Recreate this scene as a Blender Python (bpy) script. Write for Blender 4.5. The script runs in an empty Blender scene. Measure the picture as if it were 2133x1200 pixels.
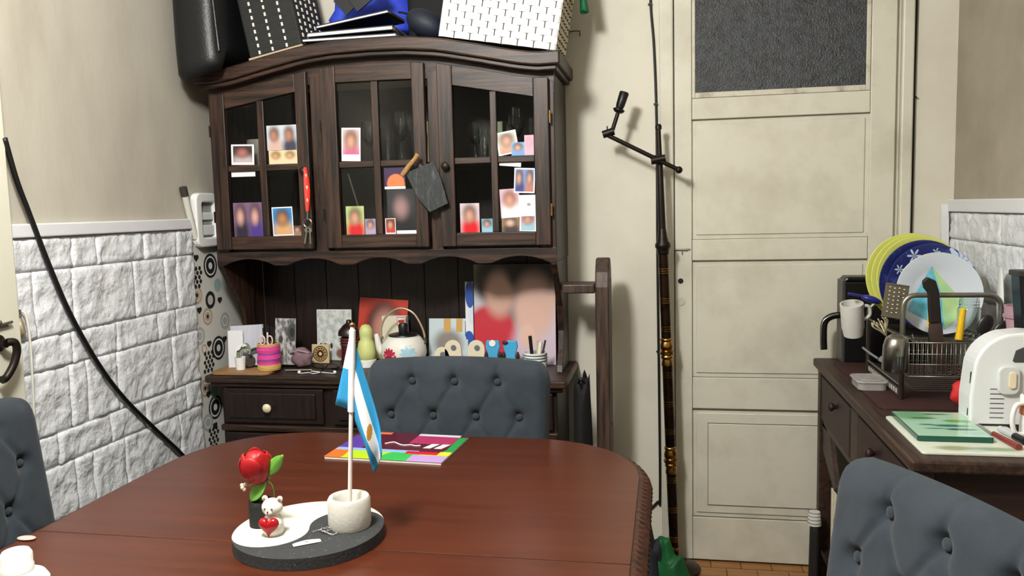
import bpy, bmesh, math, random
from mathutils import Vector, Matrix, noise as mnoise
rnd = random.Random(7)
sc = bpy.context.scene
COL = sc.collection
PI = math.pi
# ------------------------------------------------------------------ camera
cd = bpy.data.cameras.new('camera'); cam = bpy.data.objects.new('camera', cd); COL.objects.link(cam)
cd.sensor_fit = 'HORIZONTAL'; cd.sensor_width = 36.0; cd.lens = 1705.0 / 2133.0 * 36.0; cd.clip_start = .02
CR = Matrix(((.9826, .0053, .1858), (.1844, .1004, -.9777), (-.0238, .9949, .0976)))
cam.matrix_world = Matrix.Translation((0, 0, 1.45)) @ CR.to_4x4()
sc.camera = cam
# ------------------------------------------------------------------ world, light, exposure
w = bpy.data.worlds.new('world'); sc.world = w; w.use_nodes = True
w.node_tree.nodes['Background'].inputs[0].default_value = (.9, .95, 1, 1)
w.node_tree.nodes['Background'].inputs[1].default_value = .03
ld = bpy.data.lights.new('ceiling_lamp_light', 'POINT'); ld.shadow_soft_size = .15; ld.energy = 150; ld.color = (1.0, .985, .945)
lo = bpy.data.objects.new('ceiling_lamp_light', ld); COL.objects.link(lo); lo.location = (-.78, .90, 2.50)
sc.view_settings.view_transform = 'Standard'; sc.view_settings.look = 'None'
sc.view_settings.exposure = 0.42; sc.view_settings.gamma = 1.0; sc.view_settings.use_curve_mapping = False
# ------------------------------------------------------------------ materials
def lin(c):
    return tuple(((x / 255 + .055) / 1.055) ** 2.4 if x / 255 > .04045 else x / 255 / 12.92 for x in c[:3]) + (1,)
MATS = {}
def mat(name, col, rough=.6, metal=0., spec=.5, bump=0., bscale=60., var=None, vscale=6., vstretch=(1, 1, 1), trans=0., ior=1.45, alpha=1., emit=0., sheen=0., vlo=.4, vhi=.65):
    if name in MATS: return MATS[name]
    m = bpy.data.materials.new(name); m.use_nodes = True; nt = m.node_tree; b = nt.nodes['Principled BSDF']; L = nt.links.new
    b.inputs['Base Color'].default_value = lin(col); b.inputs['Roughness'].default_value = rough
    b.inputs['Metallic'].default_value = metal; b.inputs['Specular IOR Level'].default_value = spec
    b.inputs['Transmission Weight'].default_value = trans; b.inputs['IOR'].default_value = ior; b.inputs['Alpha'].default_value = alpha
    if sheen: b.inputs['Sheen Weight'].default_value = sheen
    if emit: b.inputs['Emission Color'].default_value = lin(col); b.inputs['Emission Strength'].default_value = emit
    if var or bump:
        tc = nt.nodes.new('ShaderNodeTexCoord'); mp = nt.nodes.new('ShaderNodeMapping'); mp.inputs['Scale'].default_value = vstretch
        L(tc.outputs['Object'], mp.inputs['Vector'])
    if var:
        n = nt.nodes.new('ShaderNodeTexNoise'); n.inputs['Scale'].default_value = vscale; n.inputs['Detail'].default_value = 6; n.inputs['Roughness'].default_value = .62
        r = nt.nodes.new('ShaderNodeValToRGB'); r.color_ramp.elements[0].position = vlo; r.color_ramp.elements[1].position = vhi
        r.color_ramp.elements[0].color = lin(col); r.color_ramp.elements[1].color = lin(var)
        L(mp.outputs[0], n.inputs['Vector']); L(n.outputs['Fac'], r.inputs[0]); L(r.outputs[0], b.inputs['Base Color'])
    if bump:
        n2 = nt.nodes.new('ShaderNodeTexNoise'); n2.inputs['Scale'].default_value = bscale; n2.inputs['Detail'].default_value = 4
        bp = nt.nodes.new('ShaderNodeBump'); bp.inputs['Strength'].default_value = min(1, bump); bp.inputs['Distance'].default_value = .01 * max(1, bump)
        L(mp.outputs[0], n2.inputs['Vector']); L(n2.outputs['Fac'], bp.inputs['Height']); L(bp.outputs[0], b.inputs['Normal'])
    MATS[name] = m; return m

def wood(name, dark, light, axis='z', scale=9., rough=.45, spec=.4, bump=.12):
    """grain stretched along the given axis"""
    if name in MATS: return MATS[name]
    m = bpy.data.materials.new(name); m.use_nodes = True; nt = m.node_tree; b = nt.nodes['Principled BSDF']; L = nt.links.new
    tc = nt.nodes.new('ShaderNodeTexCoord'); mp = nt.nodes.new('ShaderNodeMapping'); L(tc.outputs['Object'], mp.inputs[0])
    s = [1, 1, 1]; s['xyz'.index(axis)] = .055; mp.inputs['Scale'].default_value = s
    n = nt.nodes.new('ShaderNodeTexNoise'); n.inputs['Scale'].default_value = scale * 9; n.inputs['Detail'].default_value = 5; n.inputs['Roughness'].default_value = .7; n.inputs['Distortion'].default_value = .4
    r = nt.nodes.new('ShaderNodeValToRGB'); r.color_ramp.elements[0].position = .40; r.color_ramp.elements[1].position = .62
    r.color_ramp.elements[0].color = lin(dark); r.color_ramp.elements[1].color = lin(light)
    L(mp.outputs[0], n.inputs[0]); L(n.outputs[0], r.inputs[0]); L(r.outputs[0], b.inputs['Base Color'])
    bp = nt.nodes.new('ShaderNodeBump'); bp.inputs['Strength'].default_value = bump; bp.inputs['Distance'].default_value = .004
    L(n.outputs[0], bp.inputs['Height']); L(bp.outputs[0], b.inputs['Normal'])
    b.inputs['Roughness'].default_value = rough; b.inputs['Specular IOR Level'].default_value = spec
    MATS[name] = m; return m

PN = [0]
def paint(base, layers, rough=.4, noise=None, spec=.5):
    """flat print: soft ellipses ('e',u,v,ru,rv,col,soft), rects ('r',u0,v0,u1,v1,col), rings ('o',u,v,ru,rv,col,width) in UV"""
    PN[0] += 1
    m = bpy.data.materials.new('print_%d' % PN[0]); m.use_nodes = True; nt = m.node_tree; b = nt.nodes['Principled BSDF']; L = nt.links.new
    b.inputs['Roughness'].default_value = rough; b.inputs['Specular IOR Level'].default_value = spec
    tc = nt.nodes.new('ShaderNodeTexCoord'); cur = None
    uv = tc.outputs['UV']
    rgb = nt.nodes.new('ShaderNodeRGB'); rgb.outputs[0].default_value = lin(base); cur = rgb.outputs[0]
    if noise:
        n = nt.nodes.new('ShaderNodeTexNoise'); n.inputs['Scale'].default_value = noise[1]; n.inputs['Detail'].default_value = 5; L(uv, n.inputs[0])
        r = nt.nodes.new('ShaderNodeValToRGB'); r.color_ramp.elements[0].position = .42; r.color_ramp.elements[1].position = .6
        r.color_ramp.elements[0].color = lin(base); r.color_ramp.elements[1].color = lin(noise[0]); L(n.outputs[0], r.inputs[0]); cur = r.outputs[0]
    for l in layers:
        sub = nt.nodes.new('ShaderNodeVectorMath'); sub.operation = 'SUBTRACT'; mul = nt.nodes.new('ShaderNodeVectorMath'); mul.operation = 'MULTIPLY'
        L(uv, sub.inputs[0]); L(sub.outputs[0], mul.inputs[0])
        mr = nt.nodes.new('ShaderNodeMapRange'); mr.interpolation_type = 'SMOOTHSTEP'
        if l[0] == 'r':
            _, u0, v0, u1, v1, c = l
            sub.inputs[1].default_value = ((u0 + u1) / 2, (v0 + v1) / 2, 0); mul.inputs[1].default_value = (2 / (u1 - u0), 2 / (v1 - v0), 0)
            ab = nt.nodes.new('ShaderNodeVectorMath'); ab.operation = 'ABSOLUTE'; sp = nt.nodes.new('ShaderNodeSeparateXYZ'); mx = nt.nodes.new('ShaderNodeMath'); mx.operation = 'MAXIMUM'
            L(mul.outputs[0], ab.inputs[0]); L(ab.outputs[0], sp.inputs[0]); L(sp.outputs[0], mx.inputs[0]); L(sp.outputs[1], mx.inputs[1]); d = mx.outputs[0]; lo_, hi_ = .98, 1.0
        else:
            _, u, v, ru, rv, c, soft = l
            sub.inputs[1].default_value = (u, v, 0); mul.inputs[1].default_value = (1 / ru, 1 / rv, 0)
            ln = nt.nodes.new('ShaderNodeVectorMath'); ln.operation = 'LENGTH'; L(mul.outputs[0], ln.inputs[0]); d = ln.outputs['Value']
            if l[0] == 'o':
                s1 = nt.nodes.new('ShaderNodeMath'); s1.operation = 'SUBTRACT'; s1.inputs[1].default_value = 1.0; L(d, s1.inputs[0])
                a1 = nt.nodes.new('ShaderNodeMath'); a1.operation = 'ABSOLUTE'; L(s1.outputs[0], a1.inputs[0]); d = a1.outputs[0]; lo_, hi_ = soft * .8, soft
            else: lo_, hi_ = 1 - soft, 1 + soft
        mr.inputs['From Min'].default_value = lo_; mr.inputs['From Max'].default_value = hi_; mr.inputs['To Min'].default_value = 1; mr.inputs['To Max'].default_value = 0
        L(d, mr.inputs['Value'])
        mix = nt.nodes.new('ShaderNodeMix'); mix.data_type = 'RGBA'; L(mr.outputs[0], mix.inputs['Factor']); L(cur, mix.inputs['A']); mix.inputs['B'].default_value = lin(c); cur = mix.outputs['Result']
    L(cur, b.inputs['Base Color'])
    return m
# ------------------------------------------------------------------ mesh builder
class G:
    def __init__(s): s.v = []; s.f = []; s.uv = {}; s.m = []
    def add(s, vs, fs, mi=0):
        o = len(s.v); s.v += [tuple(p) for p in vs]; s.f += [tuple(i + o for i in f) for f in fs]; s.m += [mi] * len(fs); return o
    def box(s, x0, x1, y0, y1, z0, z1, mi=0, T=None):
        vs = [Vector((x, y, z)) for z in (z0, z1) for y in (y0, y1) for x in (x0, x1)]
        if T: vs = [T @ p for p in vs]
        s.add(vs, [(0, 2, 3, 1), (4, 5, 7, 6), (0, 1, 5, 4), (2, 6, 7, 3), (0, 4, 6, 2), (1, 3, 7, 5)], mi); return s
    def prism(s, pts, axis, a, b, mi=0, T=None):
        """polygon pts in the two other axes (cyclic xyz order kept as listed), extruded along axis from a to b"""
        n = len(pts)
        def P(p, t): return {'y': (p[0], t, p[1]), 'x': (t, p[0], p[1]), 'z': (p[0], p[1], t)}[axis]
        vs = [Vector(P(p, a)) for p in pts] + [Vector(P(p, b)) for p in pts]
        if T: vs = [T @ p for p in vs]
        s.add(vs, [tuple(range(n)), tuple(range(2 * n - 1, n - 1, -1))] + [(i, i + n, (i + 1) % n + n, (i + 1) % n) for i in range(n)], mi); return s
    def lathe(s, prof, c=(0, 0, 0), seg=24, T=None, mi=0, sx=1., sy=1.):
        vs = []; fs = []; n = len(prof)
        for r, z in prof:
            for k in range(seg):
                a = 2 * PI * k / seg; vs.append(Vector((c[0] + r * sx * math.cos(a), c[1] + r * sy * math.sin(a), c[2] + z)))
        for i in range(n - 1):
            for k in range(seg): fs.append((i * seg + k, i * seg + (k + 1) % seg, (i + 1) * seg + (k + 1) % seg, (i + 1) * seg + k))
        if prof[0][0] > 1e-6: fs.append(tuple(range(seg - 1, -1, -1)))
        if prof[-1][0] > 1e-6: fs.append(tuple((n - 1) * seg + k for k in range(seg)))
        if T: vs = [T @ p for p in vs]
        s.add(vs, fs, mi); return s
    def tube(s, path, r, seg=8, closed=False, mi=0):
        P = [Vector(p) for p in path]; n = len(P); vs = []; fs = []
        R = r if isinstance(r, (list, tuple)) else [r] * n
        up = None
        for i in range(n):
            t = (P[(i + 1) % n] - P[i - 1]) if (closed or 0 < i < n - 1) else (P[1] - P[0] if i == 0 else P[-1] - P[-2])
            t.normalize()
            if up is None: up = Vector((0, 0, 1)) if abs(t.z) < .9 else Vector((1, 0, 0))
            x = t.cross(up).normalized(); up = x.cross(t).normalized()
            for k in range(seg):
                a = 2 * PI * k / seg; vs.append(P[i] + (x * math.cos(a) + up * math.sin(a)) * R[i])
        for i in range(n if closed else n - 1):
            j = (i + 1) % n
            for k in range(seg): fs.append((i * seg + k, i * seg + (k + 1) % seg, j * seg + (k + 1) % seg, j * seg + k))
        if not closed: fs += [tuple(range(seg - 1, -1, -1)), tuple((n - 1) * seg + k for k in range(seg))]
        s.add(vs, fs, mi); return s
    def ball(s, c, r, seg=16, T=None, mi=0):
        if not isinstance(r, (tuple, list)): r = (r, r, r)
        n = seg // 2; pr = [(math.sin(PI * i / n), -math.cos(PI * i / n)) for i in range(n + 1)]
        vs = []; fs = []
        for a, z in pr:
            for k in range(seg):
                t = 2 * PI * k / seg; vs.append(Vector((c[0] + r[0] * a * math.cos(t), c[1] + r[1] * a * math.sin(t), c[2] + r[2] * z)))
        for i in range(n):
            for k in range(seg): fs.append((i * seg + k, i * seg + (k + 1) % seg, (i + 1) * seg + (k + 1) % seg, (i + 1) * seg + k))
        if T: vs = [T @ p for p in vs]
        s.add(vs, fs, mi); return s
    def grid(s, nu, nv, fn, mi=0, flip=False):
        o = len(s.v); vs = []; fs = []
        for j in range(nv + 1):
            for i in range(nu + 1):
                vs.append(fn(i / nu, j / nv)); s.uv[o + len(vs) - 1] = (i / nu, j / nv)
        for j in range(nv):
            for i in range(nu):
                a = j * (nu + 1) + i; q = (a, a + 1, a + nu + 2, a + nu + 1); fs.append(q[::-1] if flip else q)
        s.add(vs, fs, mi); return s
    def build(s, name, m, parent=None, smooth=False, bevel=0., seg=2, loc=None, rot=None, weld=False, solid=0.):
        me = bpy.data.meshes.new(name); me.from_pydata(s.v, [], s.f)
        for x in (m if isinstance(m, (list, tuple)) else [m]): me.materials.append(x)
        if isinstance(m, (list, tuple)): me.polygons.foreach_set('material_index', s.m)
        if s.uv:
            ul = me.uv_layers.new(name='UVMap')
            for lp in me.loops: ul.data[lp.index].uv = s.uv.get(lp.vertex_index, (0, 0))
        bm = bmesh.new(); bm.from_mesh(me)
        if weld: bmesh.ops.remove_doubles(bm, verts=bm.verts, dist=1e-5)
        else:
            z = [f for f in bm.faces if f.calc_area() < 1e-12]
            if z: bmesh.ops.remove_doubles(bm, verts=bm.verts, dist=1e-6)
        bmesh.ops.recalc_face_normals(bm, faces=bm.faces)
        bm.to_mesh(me); bm.free()
        if smooth:
            me.polygons.foreach_set('use_smooth', [True] * len(me.polygons))
            if smooth != 'all': me.set_sharp_from_angle(angle=math.radians(48))
        o = bpy.data.objects.new(name, me); COL.objects.link(o)
        if parent: o.parent = parent
        if loc: o.location = loc
        if rot: o.rotation_euler = rot
        if solid: md = o.modifiers.new('Solidify', 'SOLIDIFY'); md.thickness = solid; md.offset = 0
        if bevel: md = o.modifiers.new('Bevel', 'BEVEL'); md.width = bevel; md.segments = seg; md.limit_method = 'ANGLE'; md.angle_limit = .6
        return o
def tag(o, label, cat, group=None, kind=None):
    o['label'] = label; o['category'] = cat
    if group: o['group'] = group
    if kind: o['kind'] = kind
    return o
def thing(name, label, cat, loc=(0, 0, 0), rot=(0, 0, 0), group=None):
    o = bpy.data.objects.new(name, None); COL.objects.link(o); o.location = loc; o.rotation_euler = rot; o.empty_display_size = .05
    return tag(o, label, cat, group)
def struct(o): o['kind'] = 'structure'; return o
def dup(o, parent=None):
    c = o.copy(); COL.objects.link(c); c.parent = parent
    for ch in [x for x in bpy.data.objects if x.parent == o]: dup(ch, c)
    return c
def smooth01(t): t = max(0, min(1, t)); return t * t * (3 - 2 * t)
def interp(tab, x):
    if x <= tab[0][0]: return tab[0][1]
    for (a, fa), (b, fb) in zip(tab, tab[1:]):
        if x <= b: return fa + (fb - fa) * (x - a) / (b - a)
    return tab[-1][1]
def Rz(a): return Matrix.Rotation(a, 4, 'Z')
def Rx(a): return Matrix.Rotation(a, 4, 'X')
def Ry(a): return Matrix.Rotation(a, 4, 'Y')
def Tr(*p): return Matrix.Translation(p)
def spline(pts, n=8):
    P = [Vector(p) for p in pts]; out = []
    for i in range(len(P) - 1):
        a = P[max(0, i - 1)]; b = P[i]; c = P[i + 1]; d = P[min(len(P) - 1, i + 2)]
        for k in range(n):
            t = k / n; out.append(.5 * ((2 * b) + (c - a) * t + (2 * a - 5 * b + 4 * c - d) * t * t + (3 * b - a - 3 * c + d) * t ** 3))
    out.append(P[-1]); return out
def rrect(w, h, r, n=5):
    """rounded rectangle outline, centred"""
    out = []
    for cx, cy, a0 in ((w / 2 - r, h / 2 - r, 0), (-w / 2 + r, h / 2 - r, PI / 2), (-w / 2 + r, -h / 2 + r, PI), (w / 2 - r, -h / 2 + r, 1.5 * PI)):
        for k in range(n + 1):
            a = a0 + PI / 2 * k / n; out.append((cx + r * math.cos(a), cy + r * math.sin(a)))
    return out
# ================================================================== materials in use
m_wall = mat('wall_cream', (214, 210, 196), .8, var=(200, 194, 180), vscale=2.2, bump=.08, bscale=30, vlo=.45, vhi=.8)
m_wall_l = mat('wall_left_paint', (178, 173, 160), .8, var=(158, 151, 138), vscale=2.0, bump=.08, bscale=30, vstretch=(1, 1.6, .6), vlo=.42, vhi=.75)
m_wall_r = mat('wall_right_beige', (160, 152, 136), .85, var=(142, 134, 118), vscale=2.2, bump=.08, bscale=30)  # darker beige than the back wall
m_ceil = mat('ceiling_white', (206, 203, 194), .9)
m_doorp = mat('door_paint', (204, 201, 186), .45, var=(176, 171, 154), vscale=3.5, bump=.05, bscale=25, vlo=.46, vhi=.78)
m_groove = mat('door_line', (96, 88, 72), .8)  # dark tone of the thin strips along the door panel edges
m_trim = mat('trim_white', (212, 214, 217), .55)
m_brick = mat('foam_stone_white', (212, 215, 219), .5, bump=.5, bscale=65)
m_joint = mat('foam_joint', (190, 193, 198), .8)
m_hz = wood('hutch_wood_z', (14, 8, 6), (64, 42, 31), 'z', scale=6.5, bump=.2)
m_hx = wood('hutch_wood_x', (16, 9, 7), (66, 44, 32), 'x', scale=6.5, bump=.2)
m_hd = wood('hutch_wood_dark', (20, 11, 9), (38, 24, 20), 'z')
m_tx = wood('table_mahogany', (66, 28, 13), (78, 36, 18), 'x', scale=4, rough=.30, spec=.5, bump=.02)
m_tedge = wood('table_edge', (40, 20, 13), (70, 36, 24), 'x', scale=6, rough=.4)
m_rt = wood('sideboard_wood', (34, 22, 16), (66, 46, 36), 'y', scale=7, rough=.5)
m_rtd = wood('sideboard_dark', (30, 16, 13), (48, 26, 22), 'x', scale=7, rough=.55)
m_stand = wood('stand_wood', (40, 28, 22), (78, 60, 50), 'z', scale=8, rough=.5)
m_fab = mat('chair_fabric', (52, 59, 66), .95, spec=.12, sheen=.12, bump=.25, bscale=900, var=(46, 53, 60), vscale=14)
m_leg = mat('chair_leg_wood', (34, 22, 17), .5)
m_black = mat('black_plastic', (14, 14, 15), .4)
m_cable = mat('cable_rubber', (10, 10, 10), .5)
m_leather = mat('black_leather', (16, 17, 19), .38, bump=.15, bscale=180)
m_white = mat('white_plastic', (232, 233, 232), .35)
m_paper = mat('white_paper', (225, 226, 230), .8)
m_glass = mat('pane_glass', (10, 12, 12), .04, alpha=.14, spec=1.0)
m_glassware = mat('clear_glassware', (235, 242, 240), .03, trans=1., ior=1.45)
m_brass = mat('dark_brass', (58, 42, 28), .32, metal=.9, var=(34, 26, 20), vscale=30)
m_brassb = mat('polished_brass', (170, 130, 70), .25, metal=1.)
m_iron = mat('dark_bronze', (38, 32, 28), .42, metal=.7)
m_chrome = mat('dull_steel', (150, 148, 142), .28, metal=1.)
m_steel2 = mat('dark_steel', (138, 135, 126), .38, metal=.85)
m_cream = mat('cream_ceramic', (226, 214, 184), .25)
m_red = mat('red_glaze', (150, 14, 24), .15)
m_floor = wood('floor_parquet', (120, 82, 46), (166, 122, 76), 'x', scale=5, rough=.5)
m_floord = mat('floor_joint', (52, 38, 26), .8)
# ================================================================== room shell
YB, XL, XR, YN, ZC = 3.311, -1.83, 1.05, -1.3, 2.78
struct(G().box(XL - .1, XR + .1, YB + .0, YB + .12, -.05, ZC).build('wall_back', m_wall))
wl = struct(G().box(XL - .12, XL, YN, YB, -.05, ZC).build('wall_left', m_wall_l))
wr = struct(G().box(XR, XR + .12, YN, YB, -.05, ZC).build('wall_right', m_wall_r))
struct(G().box(XL - .1, XR + .1, YN - .12, YN, -.05, ZC).build('wall_near', mat('wall_near_dark', (128, 122, 110), .85)))  # unseen wall, its tone darkened to cut bounced light
struct(G().box(XL - .1, XR + .1, YN - .1, YB + .1, ZC, ZC + .1).build('ceiling', m_ceil))
fl = struct(G().box(XL - .1, XR + .1, YN - .1, YB + .1, -.12, -.012).build('floor', m_floord))
bd = None
for j, y in enumerate([3.311 - .075 - .078 * k for k in range(9)]):       # parquet strips before the door
    x = -.42 - (j % 2) * .06
    while x < 1.0:
        L_ = .118
        if bd is None:
            bd = G().box(0, L_ - .003, 0, .073, -.011, 0).build('floor_board', m_floor, fl, loc=(x, y, 0)); 
        else:
            c = bd.copy(); COL.objects.link(c); c.parent = fl; c.location = (x, y, 0)
        x += L_
# ------------------------------------------------------------------ foam stone cladding
def brick_mesh(L_, H_, seed, wall):
    r = random.Random(seed); nu, nv = max(4, int(L_ / .0095)), max(5, int(H_ / .0095)); o1 = Vector((r.uniform(0, 50), r.uniform(0, 50), 0)); sl = r.uniform(-.35, .35)
    g = G()
    def fn(u, v):
        y, z = .0008 + u * (L_ - .0016), .0008 + v * (H_ - .0016)
        p = Vector((y, z, 0)); e = min(1, min(u, 1 - u) * L_ / .010, min(v, 1 - v) * H_ / .010)
        rid = 1 - abs(mnoise.noise((p + o1) * 16 + Vector((0, 0, 3)))) * 2
        rid2 = 1 - abs(mnoise.noise((p + o1) * 34 + Vector((7, 0, 3)))) * 2
        h = .0085 + .0068 * mnoise.noise((p + o1) * 13) + .0052 * rid + .0042 * rid2 + sl * .006 * (u - .5)
        h = max(.0030, h) * (.66 + .34 * e)
        return ((XL + h) if wall == 'L' else (XR - h), y, z)
    g.grid(nu, nv, fn)
    b = G(); b.v, b.f, b.m = g.v, g.f, g.m
    ring = [(i, 0) for i in range(nu)] + [(nu, j) for j in range(nv)] + [(i, nv) for i in range(nu, 0, -1)] + [(0, j) for j in range(nv, 0, -1)]
    o = len(b.v); base = [(XL if wall == 'L' else XR, b.v[j * (nu + 1) + i][1], b.v[j * (nu + 1) + i][2]) for i, j in ring]
    n = len(ring); idx = [j * (nu + 1) + i for i, j in ring]
    b.v += base; b.f += [(idx[k], idx[(k + 1) % n], o + (k + 1) % n, o + k) for k in range(n)]; b.m += [0] * n
    return b
def clad(wall, y0, y1, z0, parent, seed):
    r = random.Random(seed); z = 1.395; rows = [.098]
    zz = z - .098
    while zz > z0: rows += [.198, .1]; zz -= .298
    for ri, h in enumerate(rows):
        zb = z - h
        if zb < -.01: break
        y = y0
        k = r.randint(0, 3)
        while y < y1 - .005:
            if h > .15: L_ = [.075, .16, .30, .19][k % 4] * r.uniform(.9, 1.1)
            else: L_ = [.19, .24, .12, .22][k % 4] * r.uniform(.9, 1.15)
            if y + L_ > y1 - .06: L_ = y1 - y
            brick_mesh(L_, h, seed * 1000 + ri * 40 + k + int(y * 97), wall).build('stone', m_brick, parent, smooth='all', loc=(0, y, zb))
            y += L_; k += 1
        z = zb
clad('L', 2.0, 2.915, .25, wl, 3)
clad('R', 2.25, 3.305, .75, wr, 5)
struct(G().box(XL, XL + .022, 2.0, 2.925, 1.397, 1.437).build('trim_1', m_trim, bevel=.004))
struct(G().box(XR - .022, XR, 2.1, 3.31, 1.397, 1.442).build('trim_2', m_trim, bevel=.004))
G().prism([(3.308, 1.425), (3.308, 1.24), (3.30, 1.22), (3.285, 1.25), (3.295, 1.38)], 'x', XR - .045, XR - .02).build('corner_flap', m_trim, wr)
# printed adhesive paper between the cladding and the hutch
def wp(x, y): return 2.92 + (x - 398 - (y - 500) * .074) * .0036, 1.345 - (y - 510) * .00195
lay = []
PW, PH, P0, Q0 = .39, 1.335, 2.918, 0.0
def wl_e(x, y, r, c, soft=.05, k='e'):
    a, b = wp(x, y); lay.append((k, (a - P0) / PW, (b - Q0) / PH, r / PW, r / PH, c, soft))
blk, tan, gry, teal, wht = (28, 28, 30), (176, 158, 140), (165, 168, 166), (150, 178, 176), (222, 222, 216)
for x, y in ((437, 562), (457, 738), (452, 860)):
    wl_e(x, y, .050, blk); wl_e(x, y, .036, wht, .3, 'o'); lay[-1] = lay[-1][:6] + (.10,); wl_e(x, y, .014, wht)
for x, y in ((411, 618), (433, 666), (430, 812)): wl_e(x, y, .036, tan); wl_e(x, y, .022, wht, .1, 'o'); wl_e(x, y, .008, blk)
wl_e(438, 633, .036, blk); wl_e(438, 633, .020, (190, 190, 184))
for x, y in ((418, 702), (437, 885), (470, 684)): wl_e(x, y, .036, gry); wl_e(x, y, .02, wht, .12, 'o')
for x, y in ((453, 605), (449, 825)): wl_e(x, y, .028, teal)
for x, y in ((400, 552), (427, 731)): wl_e(x, y, .016, tan, .3, 'o')
for cx_, cy_ in ((408, 582), (436, 760), (448, 922)):
    for i in range(-1, 2):
        for j in range(-2, 3): wl_e(cx_ + i * 7 + (j % 2) * 3, cy_ + j * 9, .009, blk)
for x, y in ((408, 541), (456, 548), (416, 648), (458, 636), (437, 722), (437, 826), (452, 897), (470, 722)): wl_e(x - 2, y, .010, blk); wl_e(x + 2, y, .010, blk); wl_e(x, y + 4, .009, blk)
g = G(); g.grid(1, 1, lambda u, v: (XL + .003, P0 + u * PW, Q0 + v * PH)); g.build('patterned_paper', paint((206, 206, 200), lay, .6), wl)
# ------------------------------------------------------------------ door 1 (left wall) and its fittings
d1 = struct(G().box(XL, XL + .035, .95, 1.995, 0, 2.1).build('door_1', mat('door1_paint', (206, 204, 188), .45), bevel=.004))
G().box(XL + .035, XL + .042, 1.10, 1.85, 1.25, 1.95).build('door_panel', m_doorp, d1, bevel=.004)
g = G(); g.lathe([(.0, 0), (.024, 0), (.024, .006), (.012, .012), (.012, .03)], seg=16, T=Tr(XL + .035, 1.908, 1.115) @ Ry(PI / 2)); g.build('rosette', m_iron, d1, smooth=True)
g = G(); g.tube(spline([(XL + .065, 1.908, 1.118), (XL + .075, 1.925, 1.115), (XL + .075, 1.930, 1.09), (XL + .072, 1.918, 1.055), (XL + .068, 1.895, 1.025), (XL + .066, 1.88, 1.02)], 6), [.011] * 31); g.build('lever_handle', m_iron, d1, smooth=True)
g = G(); g.box(XL + .035, XL + .042, 1.86, 1.945, 1.155, 1.163); g.tube([(XL + .045, 1.86, 1.16), (XL + .045, 1.955, 1.168)], .004); g.ball((XL + .046, 1.91, 1.172), .007); g.build('bolt_latch', m_steel2, d1, smooth=True)
t = thing('cord_holder', 'faceted brass cord holder with a white cord hanging by the stone cladding', 'cord holder', (XL + .02, 2.005, 1.12))
g = G(); g.lathe([(.004, .07), (.008, .066), (.008, .05), (.012, .046), (.018, .01), (.012, .0), (.0, -.012)], seg=6); g.build('weight', mat('aged_brass', (168, 156, 130), .4, metal=.6), t, smooth=True)
g = G(); g.tube([(0, 0, .062), (0, 0, .075)], .0095, 10); g.tube([(0, 0, .055), (0, 0, .058)], .0098, 10); g.build('ferrule', m_steel2, t, smooth=True)
g = G(); g.tube(spline([(.0, .004, .072), (.014, .012, .06), (.02, .014, .0), (.02, .012, -.12), (.018, .004, -.3)]), .0035, 6); g.build('cord', mat('old_cord', (196, 196, 186), .8), t, smooth=True)
g = G(); g.tube(spline([(XL + .036, 1.992, 1.675), (XL + .03, 2.03, 1.56), (XL + .028, 2.066, 1.473), (XL + .028, 2.135, 1.30), (XL + .028, 2.206, 1.148), (XL + .028, 2.31, .98), (XL + .028, 2.424, .84), (XL + .028, 2.58, .69), (XL + .028, 2.73, .551), (XL + .028, 2.86, .40), (XL + .026, 2.9, .1)]), .0075, 8)
tag(g.build('wall_cable', m_cable, smooth='all'), 'thick black cable sagging across the white stone cladding', 'cable')
# white rounded wall frame and capped stick by the hutch
t = thing('towel_holder', 'white rounded plastic holder on the wall beside the hutch', 'holder', (XL, 3.005, 1.43))
o_ = rrect(.16, .215, .035); i_ = rrect(.095, .14, .012)
g = G(); n = len(o_); vs = [(.03, p[0], p[1]) for p in o_] + [(.03, p[0] + .008, p[1]) for p in i_] + [(.0, p[0], p[1]) for p in o_] + [(.0, p[0] + .008, p[1]) for p in i_]
fs = []
for k in range(n):
    q = (k + 1) % n; fs += [(k, q, n + q, n + k), (2 * n + k, 3 * n + k, 3 * n + q, 2 * n + q), (k, 2 * n + k, 2 * n + q, q), (n + k, n + q, 3 * n + q, 3 * n + k)]
g.add(vs, fs); g.build('frame', m_white, t, bevel=.006)
g = G(); g.box(.002, .012, -.045, .06, -.07, .07); g.build('back_plate', mat('grey_plastic', (150, 152, 148), .6), t)
g = G(); g.box(.012, .022, -.04, .055, -.06, -.02); g.box(.012, .02, -.04, .055, .0, .03); g.build('inner_bar', m_white, t, bevel=.003)
t = thing('capped_stick', 'white stick with a dark cap leaning beside the white wall holder', 'stick', (XL + .014, 2.93, 1.36))
g = G(); g.tube([(0, 0, 0), (.008, -.066, .165)], .0125, 12); g.build('shaft', mat('stick_paint', (205, 205, 196), .5), t, smooth=True)
g = G(); g.tube([(.008, -.066, .165), (.0095, -.078, .197)], .0145, 12); g.build('cap', mat('stick_cap', (52, 50, 46), .7), t, smooth=True)
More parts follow.
